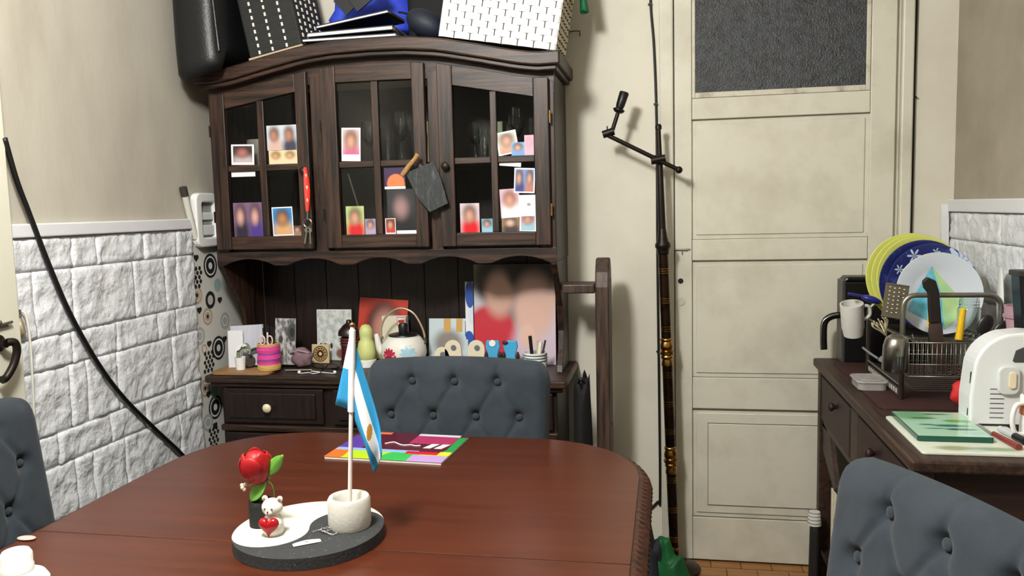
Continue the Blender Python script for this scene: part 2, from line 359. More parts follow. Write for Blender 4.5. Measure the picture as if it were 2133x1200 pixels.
# ------------------------------------------------------------------ door 2 (back wall)
d2 = struct(G().box(.033, .835, YB - .012, YB + .02, .008, 2.5).build('door_2', m_doorp))
ST = .012   # rail and stile relief, in front of the panel plane
yd0, yd1 = YB - .012 - ST, YB - .011
g = G(); g.box(.033, .098, yd0, yd1, .008, 2.5); g.build('stile', m_doorp, d2, bevel=.0025)
g = G(); g.box(.748, .835, yd0, yd1, .008, 2.5); g.build('stile', m_doorp, d2, bevel=.0025)
for z0, z1 in ((1.772, 1.852), (1.226, 1.308), (.634, .760), (.008, .186)):
    g = G(); g.box(.0995, .7465, yd0 + .001, yd1, z0, z1); g.build('rail', m_doorp, d2, bevel=.003)
for z0, z1 in ((1.770, 1.7718), (1.308, 1.3095), (1.2238, 1.226), (.760, .7612), (.6305, .634), (.186, .1875)):
    g = G(); g.box(.0985, .7475, yd0 + .004, yd1 - .001, z0, z1); g.build('dark_line', m_groove, d2)  # thin dark strips where rails meet panels
for z0, z1, ins in ((1.3095, 1.770, .016), (.7612, 1.2238, .016), (.1875, .6305, .016)):
    g = G(); g.box(.098 + ins, .748 - ins, yd0 + .007, yd1, z0 + ins, z1 - ins); g.build('panel', m_doorp, d2, bevel=.003)
g = G(); g.box(.16, .70, yd0 + .002, yd0 + .0075, .238, .572); g.build('raised_panel', m_doorp, d2, bevel=.002)
g = G(); g.box(.158, .702, yd0 + .0055, yd0 + .0072, .235, .575); g.build('dark_line', m_groove, d2)
gp = mat('frosted_glass', (62, 65, 69), .30, var=(40, 42, 45), vscale=40, bump=.5, bscale=150, spec=.5)
g = G(); g.box(.108, .738, yd1 - .006, yd1, 1.872, 2.46); g.build('pane', gp, d2)
bead = mat('bead_paint', (196, 192, 176), .5, var=(120, 114, 100), vscale=18, vlo=.5, vhi=.8)
for b in ((.0995, .112, 1.853, 2.47), (.731, .7465, 1.853, 2.47), (.112, .731, 1.853, 1.874), (.112, .731, 2.45, 2.47)):
    g = G(); g.box(b[0], b[1], yd0 + .003, yd1, b[2], b[3]); g.build('glazing_bead', bead, d2, bevel=.003)
g = G(); g.lathe([(0, 0), (.0105, 0), (.0105, .002), (0, .002)], seg=16, T=Tr(.054, yd0 + .0005, 1.146) @ Rx(PI / 2)); g.build('lock_hole', m_black, d2)
g = G(); g.lathe([(.013, 0), (.017, 0), (.017, .003), (.013, .003)], seg=20, T=Tr(.054, yd0 + .0005, 1.065) @ Rx(PI / 2)); g.box(.05, .058, yd0 - .003, yd0, 1.055, 1.075); g.build('escutcheon', mat('escutcheon_paint', (188, 184, 168), .4), d2)
g = G(); g.box(.036, .092, yd0 - .002, yd0, 1.266, 1.273); g.tube([(.03, yd0 - .004, 1.27), (.08, yd0 - .004, 1.268)], .0035); g.box(.058, .063, yd0 - .003, yd0, 1.25, 1.262); g.build('bolt_remnant', m_steel2, d2)
struct(G().box(-.024, .029, YB - .03, YB, 0, 2.6).build('trim_3', m_doorp, bevel=.006))
struct(G().box(.854, .895, YB - .03, YB, 0, 2.6).build('trim_4', m_doorp, bevel=.006))
struct(G().box(.836, .853, YB - .006, YB + .005, 0, 2.6).build('trim_5', m_doorp))
struct(G().box(-.024, .895, YB - .03, YB, 2.505, 2.6).build('trim_6', m_doorp, bevel=.006))
g = G(); g.tube(spline([(.903, YB - .008, 2.6), (.9015, YB - .008, 2.17), (.8995, YB - .008, 1.9), (.9005, YB - .008, 1.6), (.900, YB - .008, 1.0), (.900, YB - .008, .1)]), .0065, 8)
t = g.build('door_cable', m_cable, smooth='all'); tag(t, 'straight black cable running down the wall right beside the door frame', 'cable')
G().box(.891, .91, YB - .016, YB, 1.817, 1.823).build('cable_clip', m_cable, t)
g = G(); g.tube(spline([(-.058, YB - .006, 2.55), (-.056, YB - .006, 2.235), (-.044, YB - .006, 2.053), (-.036, YB - .006, 1.75), (-.036, YB - .006, 1.2), (-.033, YB - .006, .728), (-.032, YB - .006, .26), (-.042, YB - .006, .235), (-.10, YB - .006, .165), (-.16, YB - .006, .05)]), .0048, 8)
t = g.build('lamp_cable', m_cable, smooth='all'); tag(t, 'thin black cable clipped to the wall behind the tall brass lamp', 'cable')
for x, z in ((-.0565, 2.22), (-.0375, 1.84), (-.034, .86)): G().box(x - .009, x + .006, YB - .013, YB, z - .003, z + .003).build('cable_clip', m_cable, t)
t = thing('wall_hook', 'small bent black hook on the wall above the hutch', 'hook', (-.33, YB - .002, 2.135))
g = G(); g.tube([(-.05, 0, 0), (-.02, -.02, 0), (.0, -.02, -.002), (.0, -.02, -.022)], .0022, 6); g.build('hook_wire', m_black, t, smooth=True)
G().box(-.056, -.044, -.004, .002, -.008, .008).build('hook_plate', m_black, t)
# ------------------------------------------------------------------ ceiling lamp (above and in front of the view)
t = thing('ceiling_lamp', 'round white ceiling lamp lighting the room', 'lamp', (-.78, .90, ZC))
g = G(); g.lathe([(0, 0), (.21, 0), (.21, -.05), (.19, -.055), (0, -.055)], seg=32); g.build('housing', m_white, t, smooth=True)
g = G(); g.lathe([(.185, -.056), (.18, -.085), (.12, -.098), (0, -.102)], seg=32); g.build('diffuser', mat('lamp_diffuser', (255, 246, 230), .5, emit=4.), t, smooth=True)
# ================================================================== hutch
H = thing('hutch', 'dark brown wooden hutch with arched crown and three glazed doors', 'hutch', (0, 0, 0))
HC = -1.068
CT = [(0, 2.016), (.2, 2.013), (.364, 2.002), (.573, 1.973), (.774, 1.942), (.887, 1.930), (1.05, 1.932)]
def zc(x): return interp(CT, abs((x - HC) / .70))
def strip(xs, lo_, hi_): return [(x, lo_(x)) for x in xs] + [(x, hi_(x)) for x in reversed(xs)]
def lins(a, b, n): return [a + (b - a) * i / n for i in range(n + 1)]
xs = lins(-1.768, -.362, 40)
g = G(); g.prism(strip(xs, lambda x: zc(x) + .014, lambda x: zc(x) + .062), 'y', 2.895, YB - .004); g.build('crown', m_hx, H, bevel=.006)
xs2 = lins(-1.757, -.376, 40)
g = G(); g.prism(strip(xs2, lambda x: zc(x) - .002, lambda x: zc(x) + .015), 'y', 2.912, YB - .004); g.build('crown_bead', m_hx, H, bevel=.004)
xs3 = lins(-1.745, -.393, 40)
# face frame: frieze, stiles, lower rail
g = G(); g.prism(strip(xs3, lambda x: 1.86 if abs(x - HC) > .5 else 1.93, lambda x: zc(x) - .001), 'y', 2.962, 2.985); g.build('frieze', m_hx, H)
for x0, x1 in ((-1.745, -1.69), (-1.325, -1.272), (-.864, -.818), (-.45, -.393)):
    g = G(); g.box(x0, x1, 2.9615, 2.984, 1.30, 1.90 if abs(x0 + x1 + 2.136) > 1 else 1.96); g.build('face_stile', m_hz, H, bevel=.003)
for x0, x1 in ((-1.745, -1.725), (-.413, -.393)):
    g = G(); g.box(x0, x1, 2.984, YB - .004, 1.25, 1.925); g.build('side_panel', m_hz, H, bevel=.002)
g = G(); g.box(-1.725, -.413, 3.285, YB - .004, 1.30, 1.95); g.build('cabinet_back', m_hd, H)
for z in (1.292, 1.61): g = G(); g.box(-1.724, -.414, 2.986, 3.284, z, z + .018); g.build('shelf', m_hd, H)
# scalloped valance
def vz(x):
    u = ((x + 1.745) / 1.352 * 5.0) % 1.0
    return 1.247 + .026 * max(0, math.sin(PI * min(1, max(0, (u - .12) / .76)))) ** .7
xv = lins(-1.745, -.393, 110)
g = G(); g.prism(strip(xv, vz, lambda x: 1.303), 'y', 2.958, 2.982); g.build('valance', m_hx, H, bevel=.002)
# doors
def hutch_door(x0, x1, px, gt, knob, hinge):
    """x range, pane x ranges, glass top z at both ends, knob side"""
    Y0, Y1 = 2.938, 2.960; top = lambda x: zc(x) - .022
    gl = lambda x: gt[0] + (gt[1] - gt[0]) * (x - px[0][0]) / (px[1][1] - px[0][0])
    zb, gb = 1.312, 1.362
    xa, xb = px[0][0], px[1][1]; d = G()
    for a, b in ((x0, xa), (xb, x1)): d.prism([(a, zb), (b, zb), (b, top(b)), (a, top(a))], 'y', Y0 - .002, Y1)
    D = d.build('door', m_hz, H, bevel=.003)
    rl = G(); rl.box(xa, xb, Y0, Y1, zb, gb); rl.build('door_rail', m_hx, D, bevel=.003)
    rl = G(); rl.prism(strip(lins(xa, xb, 10), gl, top), 'y', Y0 + .001, Y1); rl.build('door_rail', m_hx, D, bevel=.002)
    mv = G(); mv.box(px[0][1], px[1][0], Y0 + .003, Y1 - .003, gb, gl(.5 * (px[0][1] + px[1][0]))); mv.build('muntin', m_hz, D, bevel=.003)
    for a, b in px:
        mh = G(); mh.box(a, b, Y0 + .004, Y1 - .003, 1.613, 1.637); mh.build('muntin', m_hx, D, bevel=.003)
        p = G(); p.box(a, b, 2.951, 2.954, gb, 1.613); p.build('pane', m_glass, D)
        p = G(); p.prism([(a, 1.637), (b, 1.637), (b, gl(b)), (a, gl(a))], 'y', 2.951, 2.954); p.build('pane', m_glass, D)
    k = G(); k.lathe([(.005, 0), (.007, .008), (.014, .016), (.015, .022), (.010, .028), (0, .029)], seg=16, T=Tr(knob, Y0 - .002, 1.607) @ Rx(PI / 2)); k.build('knob', m_hd, D, smooth=True)
    for z in (1.44, 1.77):
        h = G(); h.tube([(hinge, Y0 - .001, z - .022), (hinge, Y0 - .001, z + .022)], .0032, 8); h.build('hinge', m_brassb if hinge > -1 else m_iron, D, smooth=True)
    return D
hutch_door(-1.728, -1.328, ((-1.667, -1.535), (-1.507, -1.375)), (1.853, 1.904), -1.345, -1.732)
hutch_door(-1.273, -.868, ((-1.212, -1.075), (-1.048, -.916)), (1.930, 1.928), -.886, -1.277)
hutch_door(-.820, -.411, ((-.763, -.626), (-.601, -.465)), (1.898, 1.843), -.792, -.407)
# niche
for k in range(9):
    a = -1.725 + k * 1.312 / 9; g = G(); g.box(a, a + 1.312 / 9 - .002, 3.287, YB - .004, .815, 1.30); g.build('back_board', m_hd, H, bevel=.002)
for x0, x1 in ((-1.745, -1.722), (-.416, -.393)):
    pr = [(2.962, 1.2495), (2.962, 1.24), (3.02, 1.17), (3.10, 1.07), (3.13, .97), (3.115, .90), (3.07, .845), (3.06, .8185), (3.28, .8185), (3.28, 1.2495)]
    g = G(); g.prism(pr, 'x', x0, x1); g.build('niche_side', m_hz, H, bevel=.002)
g = G(); g.box(-1.80, -.36, 2.905, YB - .004, .788, .818); g.build('counter', m_hx, H, bevel=.008, seg=3)
g = G(); g.box(-1.785, -.375, 2.92, 3.29, .77, .789); g.build('counter_moulding', m_hx, H, bevel=.006)
g = G(); g.box(-1.75, -.40, 2.946, 3.30, .06, .771); g.build('base_carcass', m_hd, H, bevel=.003)
g = G(); g.box(-1.76, -.39, 2.935, 3.30, 0, .07); g.build('plinth', m_hd, H, bevel=.004)
for x0, x1 in ((-1.735, -1.315), (-1.275, -.872), (-.832, -.415)):
    g = G(); g.box(x0, x1, 2.93, 2.946, .625, .765); D = g.build('drawer', m_hd, H, bevel=.004)
    g = G(); g.box(x0 + .025, x1 - .03, 2.922, 2.931, .645, .748); g.build('drawer_panel', m_hd, D, bevel=.007)
    xm = (x0 + x1) / 2 - .012
    g = G(); g.lathe([(.007, 0), (.008, .008), (.016, .016), (.018, .023), (.012, .031), (0, .033)], seg=18, T=Tr(xm, 2.922, .693) @ Rx(PI / 2)); g.build('knob', m_cream, D, smooth=True)
    g = G(); g.box(x0, x1, 2.93, 2.946, .09, .585); D = g.build('cupboard_door', m_hd, H, bevel=.004)
    g = G(); g.box(x0 + .06, x1 - .06, 2.922, 2.931, .15, .525); g.build('door_panel', m_hd, D, bevel=.007)
g = G(); g.box(-1.752, -.398, 2.926, 2.947, .592, .616); g.build('base_rail', m_hx, H, bevel=.004)
# ------------------------------------------------------------------ glassware and boxes behind the hutch glass
def goblet(x, y, z, h, r, label, tall=False):
    g = G(); pr = [(0, 0), (r * .8, 0), (r * .75, .004), (.005, .010), (.004, h * .42), (r * .5, h * .5), (r * .95, h * .68), (r * .85, h), (r * .80, h), (r * .88, h * .68), (0, h * .5)]
    if tall: pr = [(0, 0), (r * .7, 0), (r * .8, .01), (r, h), (r * .94, h), (r * .72, .014), (0, .014)]
    g.lathe(pr, (0, 0, 0), 20); o = g.build('drinking_glass', m_glassware, smooth=True, loc=(x, y, z)); tag(o, label, 'glass', 'glasses on the hutch shelf')
for i, (x, y, h, r, tl, lb) in enumerate(((-1.145, 3.10, .17, .034, 0, 'stemmed wine glass behind the middle hutch door'), (-1.10, 3.18, .15, .03, 1, 'tall tumbler at the back behind the middle hutch door'), (-1.01, 3.08, .20, .036, 0, 'tall goblet behind the upper right pane of the middle door'), (-.965, 3.16, .13, .034, 1, 'wide tumbler near the middle door knob'),
        (-.72, 3.10, .15, .03, 0, 'stemmed glass behind the upper left pane of the door by the side wall'), (-.675, 3.05, .12, .032, 1, 'short tumbler in front of the green box in the hutch'), (-.56, 3.12, .20, .036, 0, 'tall goblet behind the propped photos in the hutch'), (-.50, 3.15, .16, .03, 1, 'straight tumbler behind the pink photo in the hutch'))):
    goblet(x, y, 1.6285, h, r, lb, tl)
t = tag(G().box(-.66, -.615, 3.12, 3.2, 1.629, 1.78).build('tall_box', mat('box_green', (150, 160, 130), .7), bevel=.002), 'tall pale green box standing on the hutch shelf', 'box')
t = tag(G().box(-.955, -.90, 3.19, 3.25, 1.629, 1.80).build('carton', mat('box_tan', (168, 156, 124), .7), bevel=.002), 'tan carton standing behind the goblets in the hutch', 'box')
g = G(); g.lathe([(0, .12), (.05, .115), (.055, .06), (.03, 0), (0, 0)], (0, 0, 0), 20); tag(g.build('rounded_jar', mat('jar_grey', (150, 146, 138), .4), smooth=True, loc=(-1.60, 3.08, 1.6285)), 'grey rounded jar behind the small framed photo in the hutch', 'jar')
g = G(); g.lathe([(0, 0), (.03, 0), (.03, .12), (.012, .17), (.012, .21), (0, .21)], (0, 0, 0), 18); tag(g.build('glass_bottle', mat('bottle_teal', (50, 90, 84), .1, trans=.6), smooth=True, loc=(-1.405, 3.09, 1.3105)), 'teal glass bottle in the lower hutch compartment', 'bottle')
g = G(); g.lathe([(0, 0), (.04, 0), (.05, .05), (.045, .09), (.042, .09), (.045, .05), (0, .01)], (0, 0, 0), 18); tag(g.build('glass_bowl', mat('bowl_green', (70, 100, 80), .1, trans=.5), smooth=True, loc=(-.66, 3.1, 1.3105)), 'green glass bowl in the lower hutch compartment', 'bowl')
g = G(); g.tube([(-1.14, 3.05, 1.315), (-1.20, 3.0, 1.595)], .004, 8); tag(g.build('long_rod', m_steel2, smooth=True), 'thin grey rod leaning behind the lower left pane of the middle door', 'rod')
# ------------------------------------------------------------------ photographs tucked into the doors
SK, HR = (196, 150, 128), (44, 30, 28)
def portrait(bg, cloth, n=1, skin=SK, hair=HR, border=None, extra=()):
    L_ = []
    for k in range(n):
        u = (k + .5) / n; wd = .5 / n
        L_ += [('e', u + .03, .12, wd * 1.0, .40, cloth[k % len(cloth)], .5), ('e', u, .66, wd * .66, .28, hair, .65), ('e', u - .02, .58, wd * .42, .2, skin, .9)]
    L_ += list(extra)
    if border:
        b = border; W_ = (238, 238, 240); L_ += [('r', -.01, -.01, b[0], 1.01, W_), ('r', 1 - b[0], -.01, 1.01, 1.01, W_), ('r', -.01, 1 - b[2], 1.01, 1.01, W_), ('r', -.01, -.01, 1.01, b[1], W_)]
    return paint(bg, L_, .3)
def card(name, label, cat, x0, z0, x1, z1, y, m, tilt=0., lean=0., group=None, th=.0009, skew=None):
    wd, ht = x1 - x0, z1 - z0; g = G()
    g.grid(1, 1, lambda u, v: ((u - .5) * wd, -th, v * ht))
    g.add([(-wd / 2, -th, 0), (wd / 2, -th, 0), (wd / 2, -th, ht), (-wd / 2, -th, ht), (-wd / 2, 0, 0), (wd / 2, 0, 0), (wd / 2, 0, ht), (-wd / 2, 0, ht)], [(4, 7, 6, 5), (0, 4, 5, 1), (1, 5, 6, 2), (2, 6, 7, 3), (3, 7, 4, 0)], 1)
    o = g.build(name, [m, m_paper], loc=((x0 + x1) / 2, y, z0 + abs(math.sin(tilt)) * wd / 2), rot=(-lean, tilt, 0)); return tag(o, label, cat, group)
GP = 'photos tucked into the hutch doors'
yp = 2.9505
for lb, x0, z0, x1, z1, m, tl, dy in (
    ('small white bordered snapshot above the white strip in the hutch door', -1.655, 1.638, -1.56, 1.716, portrait((70, 58, 60), ((190, 176, 176),), border=(.08, .12, .08), skin=(170, 110, 105)), .03, 0),
    ('wide group photo in the upper corner pane beside the red strap', -1.502, 1.69, -1.38, 1.784, portrait((190, 200, 210), ((200, 170, 160), (60, 60, 80)), 2, skin=(176, 124, 104), hair=(80, 52, 46)), 0, 0),
    ('small yellowish snapshot below the wide group photo', -1.497, 1.6375, -1.381, 1.689, portrait((222, 205, 160), ((226, 200, 170),), 2, skin=(196, 156, 110), hair=(120, 90, 70)), 0, .0012),
    ('large purple toned photo in the lower corner pane', -1.659, 1.3625, -1.536, 1.494, portrait((120, 92, 120), ((40, 34, 52), (70, 50, 130)), 2, skin=(206, 160, 150), hair=(38, 28, 44)), 0, 0),
    ('photo with a bright blue sky beside the keys', -1.495, 1.3625, -1.41, 1.473, portrait((60, 140, 200), ((204, 160, 110),), skin=(176, 124, 84), border=(.04, .04, .04)), -.02, .0012),
    ('tiny brown snapshot at the foot of the pane beside the keys', -1.415, 1.3625, -1.376, 1.401, portrait((90, 80, 74), ((150, 120, 100),), 1), 0, 0),
    ('white bordered portrait of a figure in a pink top', -1.203, 1.6375, -1.128, 1.761, portrait((206, 180, 176), ((196, 96, 140),), border=(.06, .2, .05), hair=(72, 36, 30)), .04, 0),
    ('portrait of a figure in a red top with green background', -1.195, 1.3625, -1.123, 1.470, portrait((176, 190, 130), ((200, 30, 40),), hair=(60, 34, 30)), 0, 0),
    ('small lilac snapshot beside the red top portrait with green background', -1.12, 1.3625, -1.078, 1.421, portrait((150, 140, 170), ((170, 150, 180),)), 0, .0012),
    ('dark portrait print with a white lower edge', -1.03, 1.3625, -.918, 1.529, portrait((42, 44, 50), ((26, 28, 32),), skin=(150, 120, 120), hair=(60, 56, 60), extra=(('r', .3, 0, 1.0, .075, (236, 236, 238)),)), 0, 0),
    ('small red toned snapshot in front of the dark portrait', -1.039, 1.3625, -.999, 1.421, portrait((160, 60, 54), ((190, 60, 50),), border=(.06, .08, .04)), 0, .0022),
    ('tilted snapshot with white edges in the upper pane', -.597, 1.6375, -.521, 1.72, portrait((200, 196, 180), ((190, 150, 130),), border=(.07, .05, .07)), -.16, 0),
    ('small blue snapshot between the tilted snapshot and the pink one', -.55, 1.6375, -.502, 1.685, portrait((120, 160, 200), ((110, 150, 200),)), 0, .0012),
    ('narrow pink snapshot at the edge of the upper pane', -.502, 1.6375, -.468, 1.709, portrait((222, 160, 180), ((226, 170, 186),), skin=(216, 160, 170), hair=(206, 140, 160)), 0, .0022),
    ('white bordered crowd photo above the blank white card', -.545, 1.50, -.469, 1.59, portrait((120, 140, 190), ((60, 70, 130), (180, 120, 110)), 2, border=(.06, .06, .06)), .05, .0015),
    ('pale photo of a figure in white', -.594, 1.412, -.522, 1.517, portrait((206, 176, 190), ((236, 232, 234),), hair=(130, 70, 60)), -.05, .0005),
    ('brownish small snapshot below the pale photo', -.593, 1.3625, -.528, 1.418, portrait((150, 120, 96), ((70, 60, 60),), skin=(210, 180, 160)), 0, 0),
    ('pink edged portrait at the foot of the last pane', -.527, 1.3625, -.466, 1.432, portrait((200, 170, 190), ((150, 190, 210),), border=(.08, .04, .05), hair=(90, 50, 50)), .03, .0022),
    ('portrait of a figure in a red top with pale background', -.749, 1.3625, -.676, 1.470, portrait((206, 190, 196), ((204, 26, 36),), hair=(56, 32, 30)), 0, 0),
    ('small blue toned snapshot beside the red top portrait with pale background', -.669, 1.3625, -.627, 1.412, portrait((120, 160, 180), ((140, 180, 210),)), 0, 0)):
    card('photo_print', lb, 'photo', x0, z0, x1, z1, yp - dy, m, tl, 0, GP)
card('paper_strip', 'narrow blank white paper strip below the muntin of the hutch door', 'paper', -1.658, 1.594, -1.558, 1.612, yp, m_paper)
card('paper_card', 'blank white card with a tiny grey mark among the photos', 'card', -.527, 1.418, -.466, 1.495, yp - .0035, paint((240, 240, 236), [('e', .6, .55, .12, .08, (150, 150, 140), .4)]))
card('paper_scrap', 'white paper scrap wedged under the muntin', 'paper', -.597, 1.596, -.517, 1.611, yp, m_paper, .1)
card('purple_card', 'purple and orange card behind the slate board', 'card', -1.037, 1.53, -.955, 1.609, yp - .001, paint((52, 30, 72), [('e', .55, .25, .42, .45, (222, 120, 70), .1), ('r', 0, 0, 1, .12, (232, 228, 230))]), 0)
# ------------------------------------------------------------------ slate board and key strap on the door knobs
t = thing('slate_board', 'grey slate board with a wooden handle hung from the middle hutch door knob', 'board', (-.893, 2.8995, 1.60))
T = Tr(0, 0, 0) @ Ry(.42)
pts = [(-.062, -.012), (.052, .0), (.056, -.175), (-.042, -.172), (-.05, -.10)]
g = G(); g.prism([(x + .02, z) for x, z in [(-.068, 0), (.048, .004), (.052, -.06), (.046, -.158), (-.03, -.165), (-.055, -.10)]], 'y', 0, .007, T=Tr(.0, 0, .0) @ Ry(-.32)); g.build('slate', mat('slate_grey', (46, 50, 52), .6, var=(96, 100, 100), vscale=30, vstretch=(3, 1, .6), bump=.5, bscale=60, vlo=.55, vhi=.75), t, bevel=.0015)
g = G(); g.tube(spline([(-.055, -.004, -.022), (-.03, -.006, .008), (-.005, -.005, .035), (.006, -.003, .052)], 4), [.0095, .01, .0105, .0105, .01, .0095, .009, .0088, .0088, .009, .0095, .01, .009], 8); g.build('handle', mat('pale_wood', (150, 112, 66), .6, var=(190, 152, 100), vscale=30), t, smooth=True)
t = thing('key_strap', 'red printed strap with a ring of keys hanging on the hutch door', 'keychain', (-1.333, 2.912, 1.62))
g = G(); g.grid(2, 14, lambda u, v: ((u - .5) * (.010 + .012 * math.sin(PI * min(1, v * 1.02)) ** .8) + .004 * math.sin(v * 3), -.004 + .003 * math.sin(PI * u), -.165 * v))
strapm = paint((214, 48, 34), [('e', .5, q, .16, .03, (238, 210, 200), .1) for q in (.18, .45, .74)] + [('e', .5, q + .04, .06, .02, (238, 210, 200), .1) for q in (.18, .45, .74)], .5)
g.build('strap', strapm, t, solid=.003)
g = G(); g.tube([(.002, -.003, -.165), (0, -.003, -.195)], .004, 8); g.build('clasp', m_chrome, t, smooth=True)
g = G(); g.tube([(.016 * math.cos(a), -.003, -.21 + .016 * math.sin(a)) for a in [2 * PI * k / 20 for k in range(20)]], .0022, 6, True); g.build('key_ring', m_chrome, t, smooth=True)
for x, tl in ((-.004, .22), (.008, -.02)):
    g = G(); g.lathe([(0, 0), (.009, 0), (.009, .002), (0, .002)], seg=14, T=Tr(x, -.005, -.236) @ Rx(PI / 2)); g.box(-.0028, .0028, 0, .002, -.052, -.005, T=Tr(x, -.006, -.236) @ Ry(tl)); g.build('key', m_chrome, t)
# ================================================================== on top of the hutch
def ztop(x): return zc(x) + .062
t = thing('leather_bag', 'soft black leather bag slumped over the end of the hutch crown', 'bag', (-1.688, 2.95, 2.0))
def bagf(side):
    def fn(u, v):
        # u around the body, v up
        a = 2 * PI * u; c, s_ = math.cos(a), math.sin(a)
        k = 3.6; sx = abs(c) ** (2 / k) * (1 if c > 0 else -1); sy = abs(s_) ** (2 / k) * (1 if s_ > 0 else -1)
        r = 1.0 - .5 * (1 - min(1, v / .10)) ** 2 if v < .10 else 1.0
        x = sx * .103 * r * (1 - .04 * v); y = sy * .155 * r
        front = smooth01((-y - .085) / .03)
        left = smooth01((.11 - x) / .22)
        z = v * .46 - front * (.115 - .12 * v) * (1 - v) * (.55 + .45 * left) - (0 if y < -.05 else -.055 * left * 0)
        x -= .026 * v + .003 * math.sin(7 * v)
        return (x, y - .0, z)
    return fn
g = G(); g.grid(96, 20, bagf(0)); n0 = len(g.v)
g.add([(0, 0, .006)], []); g.f += [(n0, (i + 1), i) for i in range(96)]; g.m += [0] * 96
g.f += [tuple(20 * 97 + i for i in range(96))]; g.m += [0]
b_ = g.build('bag_body', m_leather, t, smooth='all', weld=True); b_.location = (.0, .0, .014)
g = G(); g.tube([(.088 - .003 * k, -.142, .045 + .04 * k) for k in range(10)], .0035, 6); g.build('seam_piping', m_leather, t, smooth=True)
# black strapped basket
def rest(xc, half, tilt, lift=.0015):
    return max(ztop(xc + d * half / 20) + math.tan(tilt) * (d * half / 20) for d in range(-20, 21)) + lift
t = thing('black_basket', 'black box basket with white stitching beside the leather bag', 'basket', (-1.43, 2.915, rest(-1.43, .116, -.19)), (0, -.19, 0))
g = G(); W2, D2, H2 = .108, .26, .34
g.box(-W2, W2, .0, D2, .006, H2); g.build('basket_body', mat('basket_black', (34, 36, 34), .75, var=(24, 25, 24), vscale=60, vstretch=(.3, .3, 3), bump=.3, bscale=40), t, bevel=.008)
g = G(); g.box(-W2 - .002, W2 + .002, -.003, .008, 0, .007); g.build('rim_strip', mat('rim_beige', (176, 156, 132), .6), t)
g = G()
for cx_ in (-.062, -.008, .05):
    for k in range(13): g.box(cx_ - .0035, cx_ + .0035, -.003, .001, .012 + k * .026, .025 + k * .026)
for cy_ in (.03, .075, .12, .165, .21):
    for k in range(13): g.box(W2 - .001, W2 + .003, cy_ - .005, cy_ + .005, .014 + k * .026, .028 + k * .026)
o = g.build('stitches', mat('stitch_white', (226, 222, 208), .6), t); o['kind'] = 'stuff'
# notebooks, blue bag, pouch
t = thing('blue_bag', 'bright blue fabric bag behind the black notebooks', 'bag', (-1.165, 3.235, 2.085))
g = G(); g.ball((0, 0, .14), (.17, .052, .14), 24); g.v = [(x + .012 * math.sin(z * 60 + x * 20), y + .006 * math.sin(x * 50), max(0, z)) for x, y, z in g.v]; g.build('bag_body', mat('blue_fabric', (40, 62, 196), .7, var=(62, 88, 220), vscale=9), t, smooth='all')
g = G(); g.tube(spline([(-.05, -.02, .27), (-.03, -.05, .33), (.04, -.05, .34), (.07, -.02, .27)]), .008, 8); g.build('strap', mat('blue_fabric_dark', (22, 30, 120), .7), t, smooth=True)
m_cover = mat('notebook_cover', (16, 17, 24), .5); m_pages = mat('notebook_pages', (230, 230, 238), .8)
def notebook(label, loc, rot, w_=.37, d_=.26, h_=.02, pages='front', spiral=True):
    t = thing('spiral_notebook', label, 'notebook', loc, rot, 'notebooks on the hutch')
    g = G(); g.box(-w_ / 2, w_ / 2, 0, d_, .0, .003); g.box(-w_ / 2, w_ / 2, 0, d_, h_ - .003, h_); g.build('cover', m_cover, t)
    g = G(); g.box(-w_ / 2 + .002, w_ / 2 - .002, .002, d_ - .004, .0032, h_ - .0032); g.build('pages', m_pages, t)
    g = G()
    for k in range(22):
        y = .012 + k * (d_ - .024) / 21; g.tube([(w_ / 2 - .004 + (h_ * .55) * math.cos(a), y, h_ / 2 + (h_ * .62) * math.sin(a)) for a in [2 * PI * q / 10 for q in range(10)]], .001, 5, True)
    if spiral: o = g.build('spiral_wire', m_black, t)
notebook('closed black spiral notebook lying flat on the crown, lowest of its pile', (-1.15, 2.93, 2.0815), (0, 0, .0), .37, .22, .013)
notebook('thick notebook with white page edges, middle of the pile on the crown', (-1.145, 2.935, 2.1030), (0, -.03, .03), .33, .22, .017)
notebook('black notebook lying askew on top of the pile on the crown', (-1.14, 2.95, 2.1515), (0, -.13, -.04), .29, .18, .012)
notebook('black notebook with a pale edge standing tilted on the pile', (-1.15, 3.025, 2.222), (PI / 2, -.72, 0), .10, .075, .006, spiral=False)
notebook('black spiral notebook leaning askew in front of the blue bag', (-1.075, 2.99, 2.228), (PI / 2, -.60, 0), .13, .08, .008)
t = thing('navy_pouch', 'dark navy rounded pouch lying between the notebooks and the white basket', 'pouch', (-.902, 3.0, 2.0755))
g = G(); g.ball((0, 0, .068), (.080, .06, .05), 24, T=Ry(.5)); mz = min(p[2] for p in g.v); g.v = [(x, y, z - mz) for x, y, z in g.v]; g.build('pouch_body', mat('navy_nylon', (26, 32, 46), .6, bump=.3, bscale=20), t, smooth='all')
g = G(); g.tube([(.070 * math.cos(a), -.02, .07 + .012 * math.sin(a) - .03 * math.cos(a)) for a in lins(PI * .9, PI * .1, 14)], .004, 6); g.build('zip', m_black, t, smooth=True)
t = thing('dark_case', 'black soft case standing behind the navy pouch', 'case', (-.90, 3.2, 2.078))
G().box(-.09, .10, -.06, .06, 0, .3).build('case_body', mat('case_black', (12, 12, 14), .8), t, bevel=.03, seg=4)
G().tube(spline([(-.03, -.07, .22), (0, -.085, .25), (.03, -.07, .22)]), .006, 6).build('case_handle', m_black, t, smooth=True)
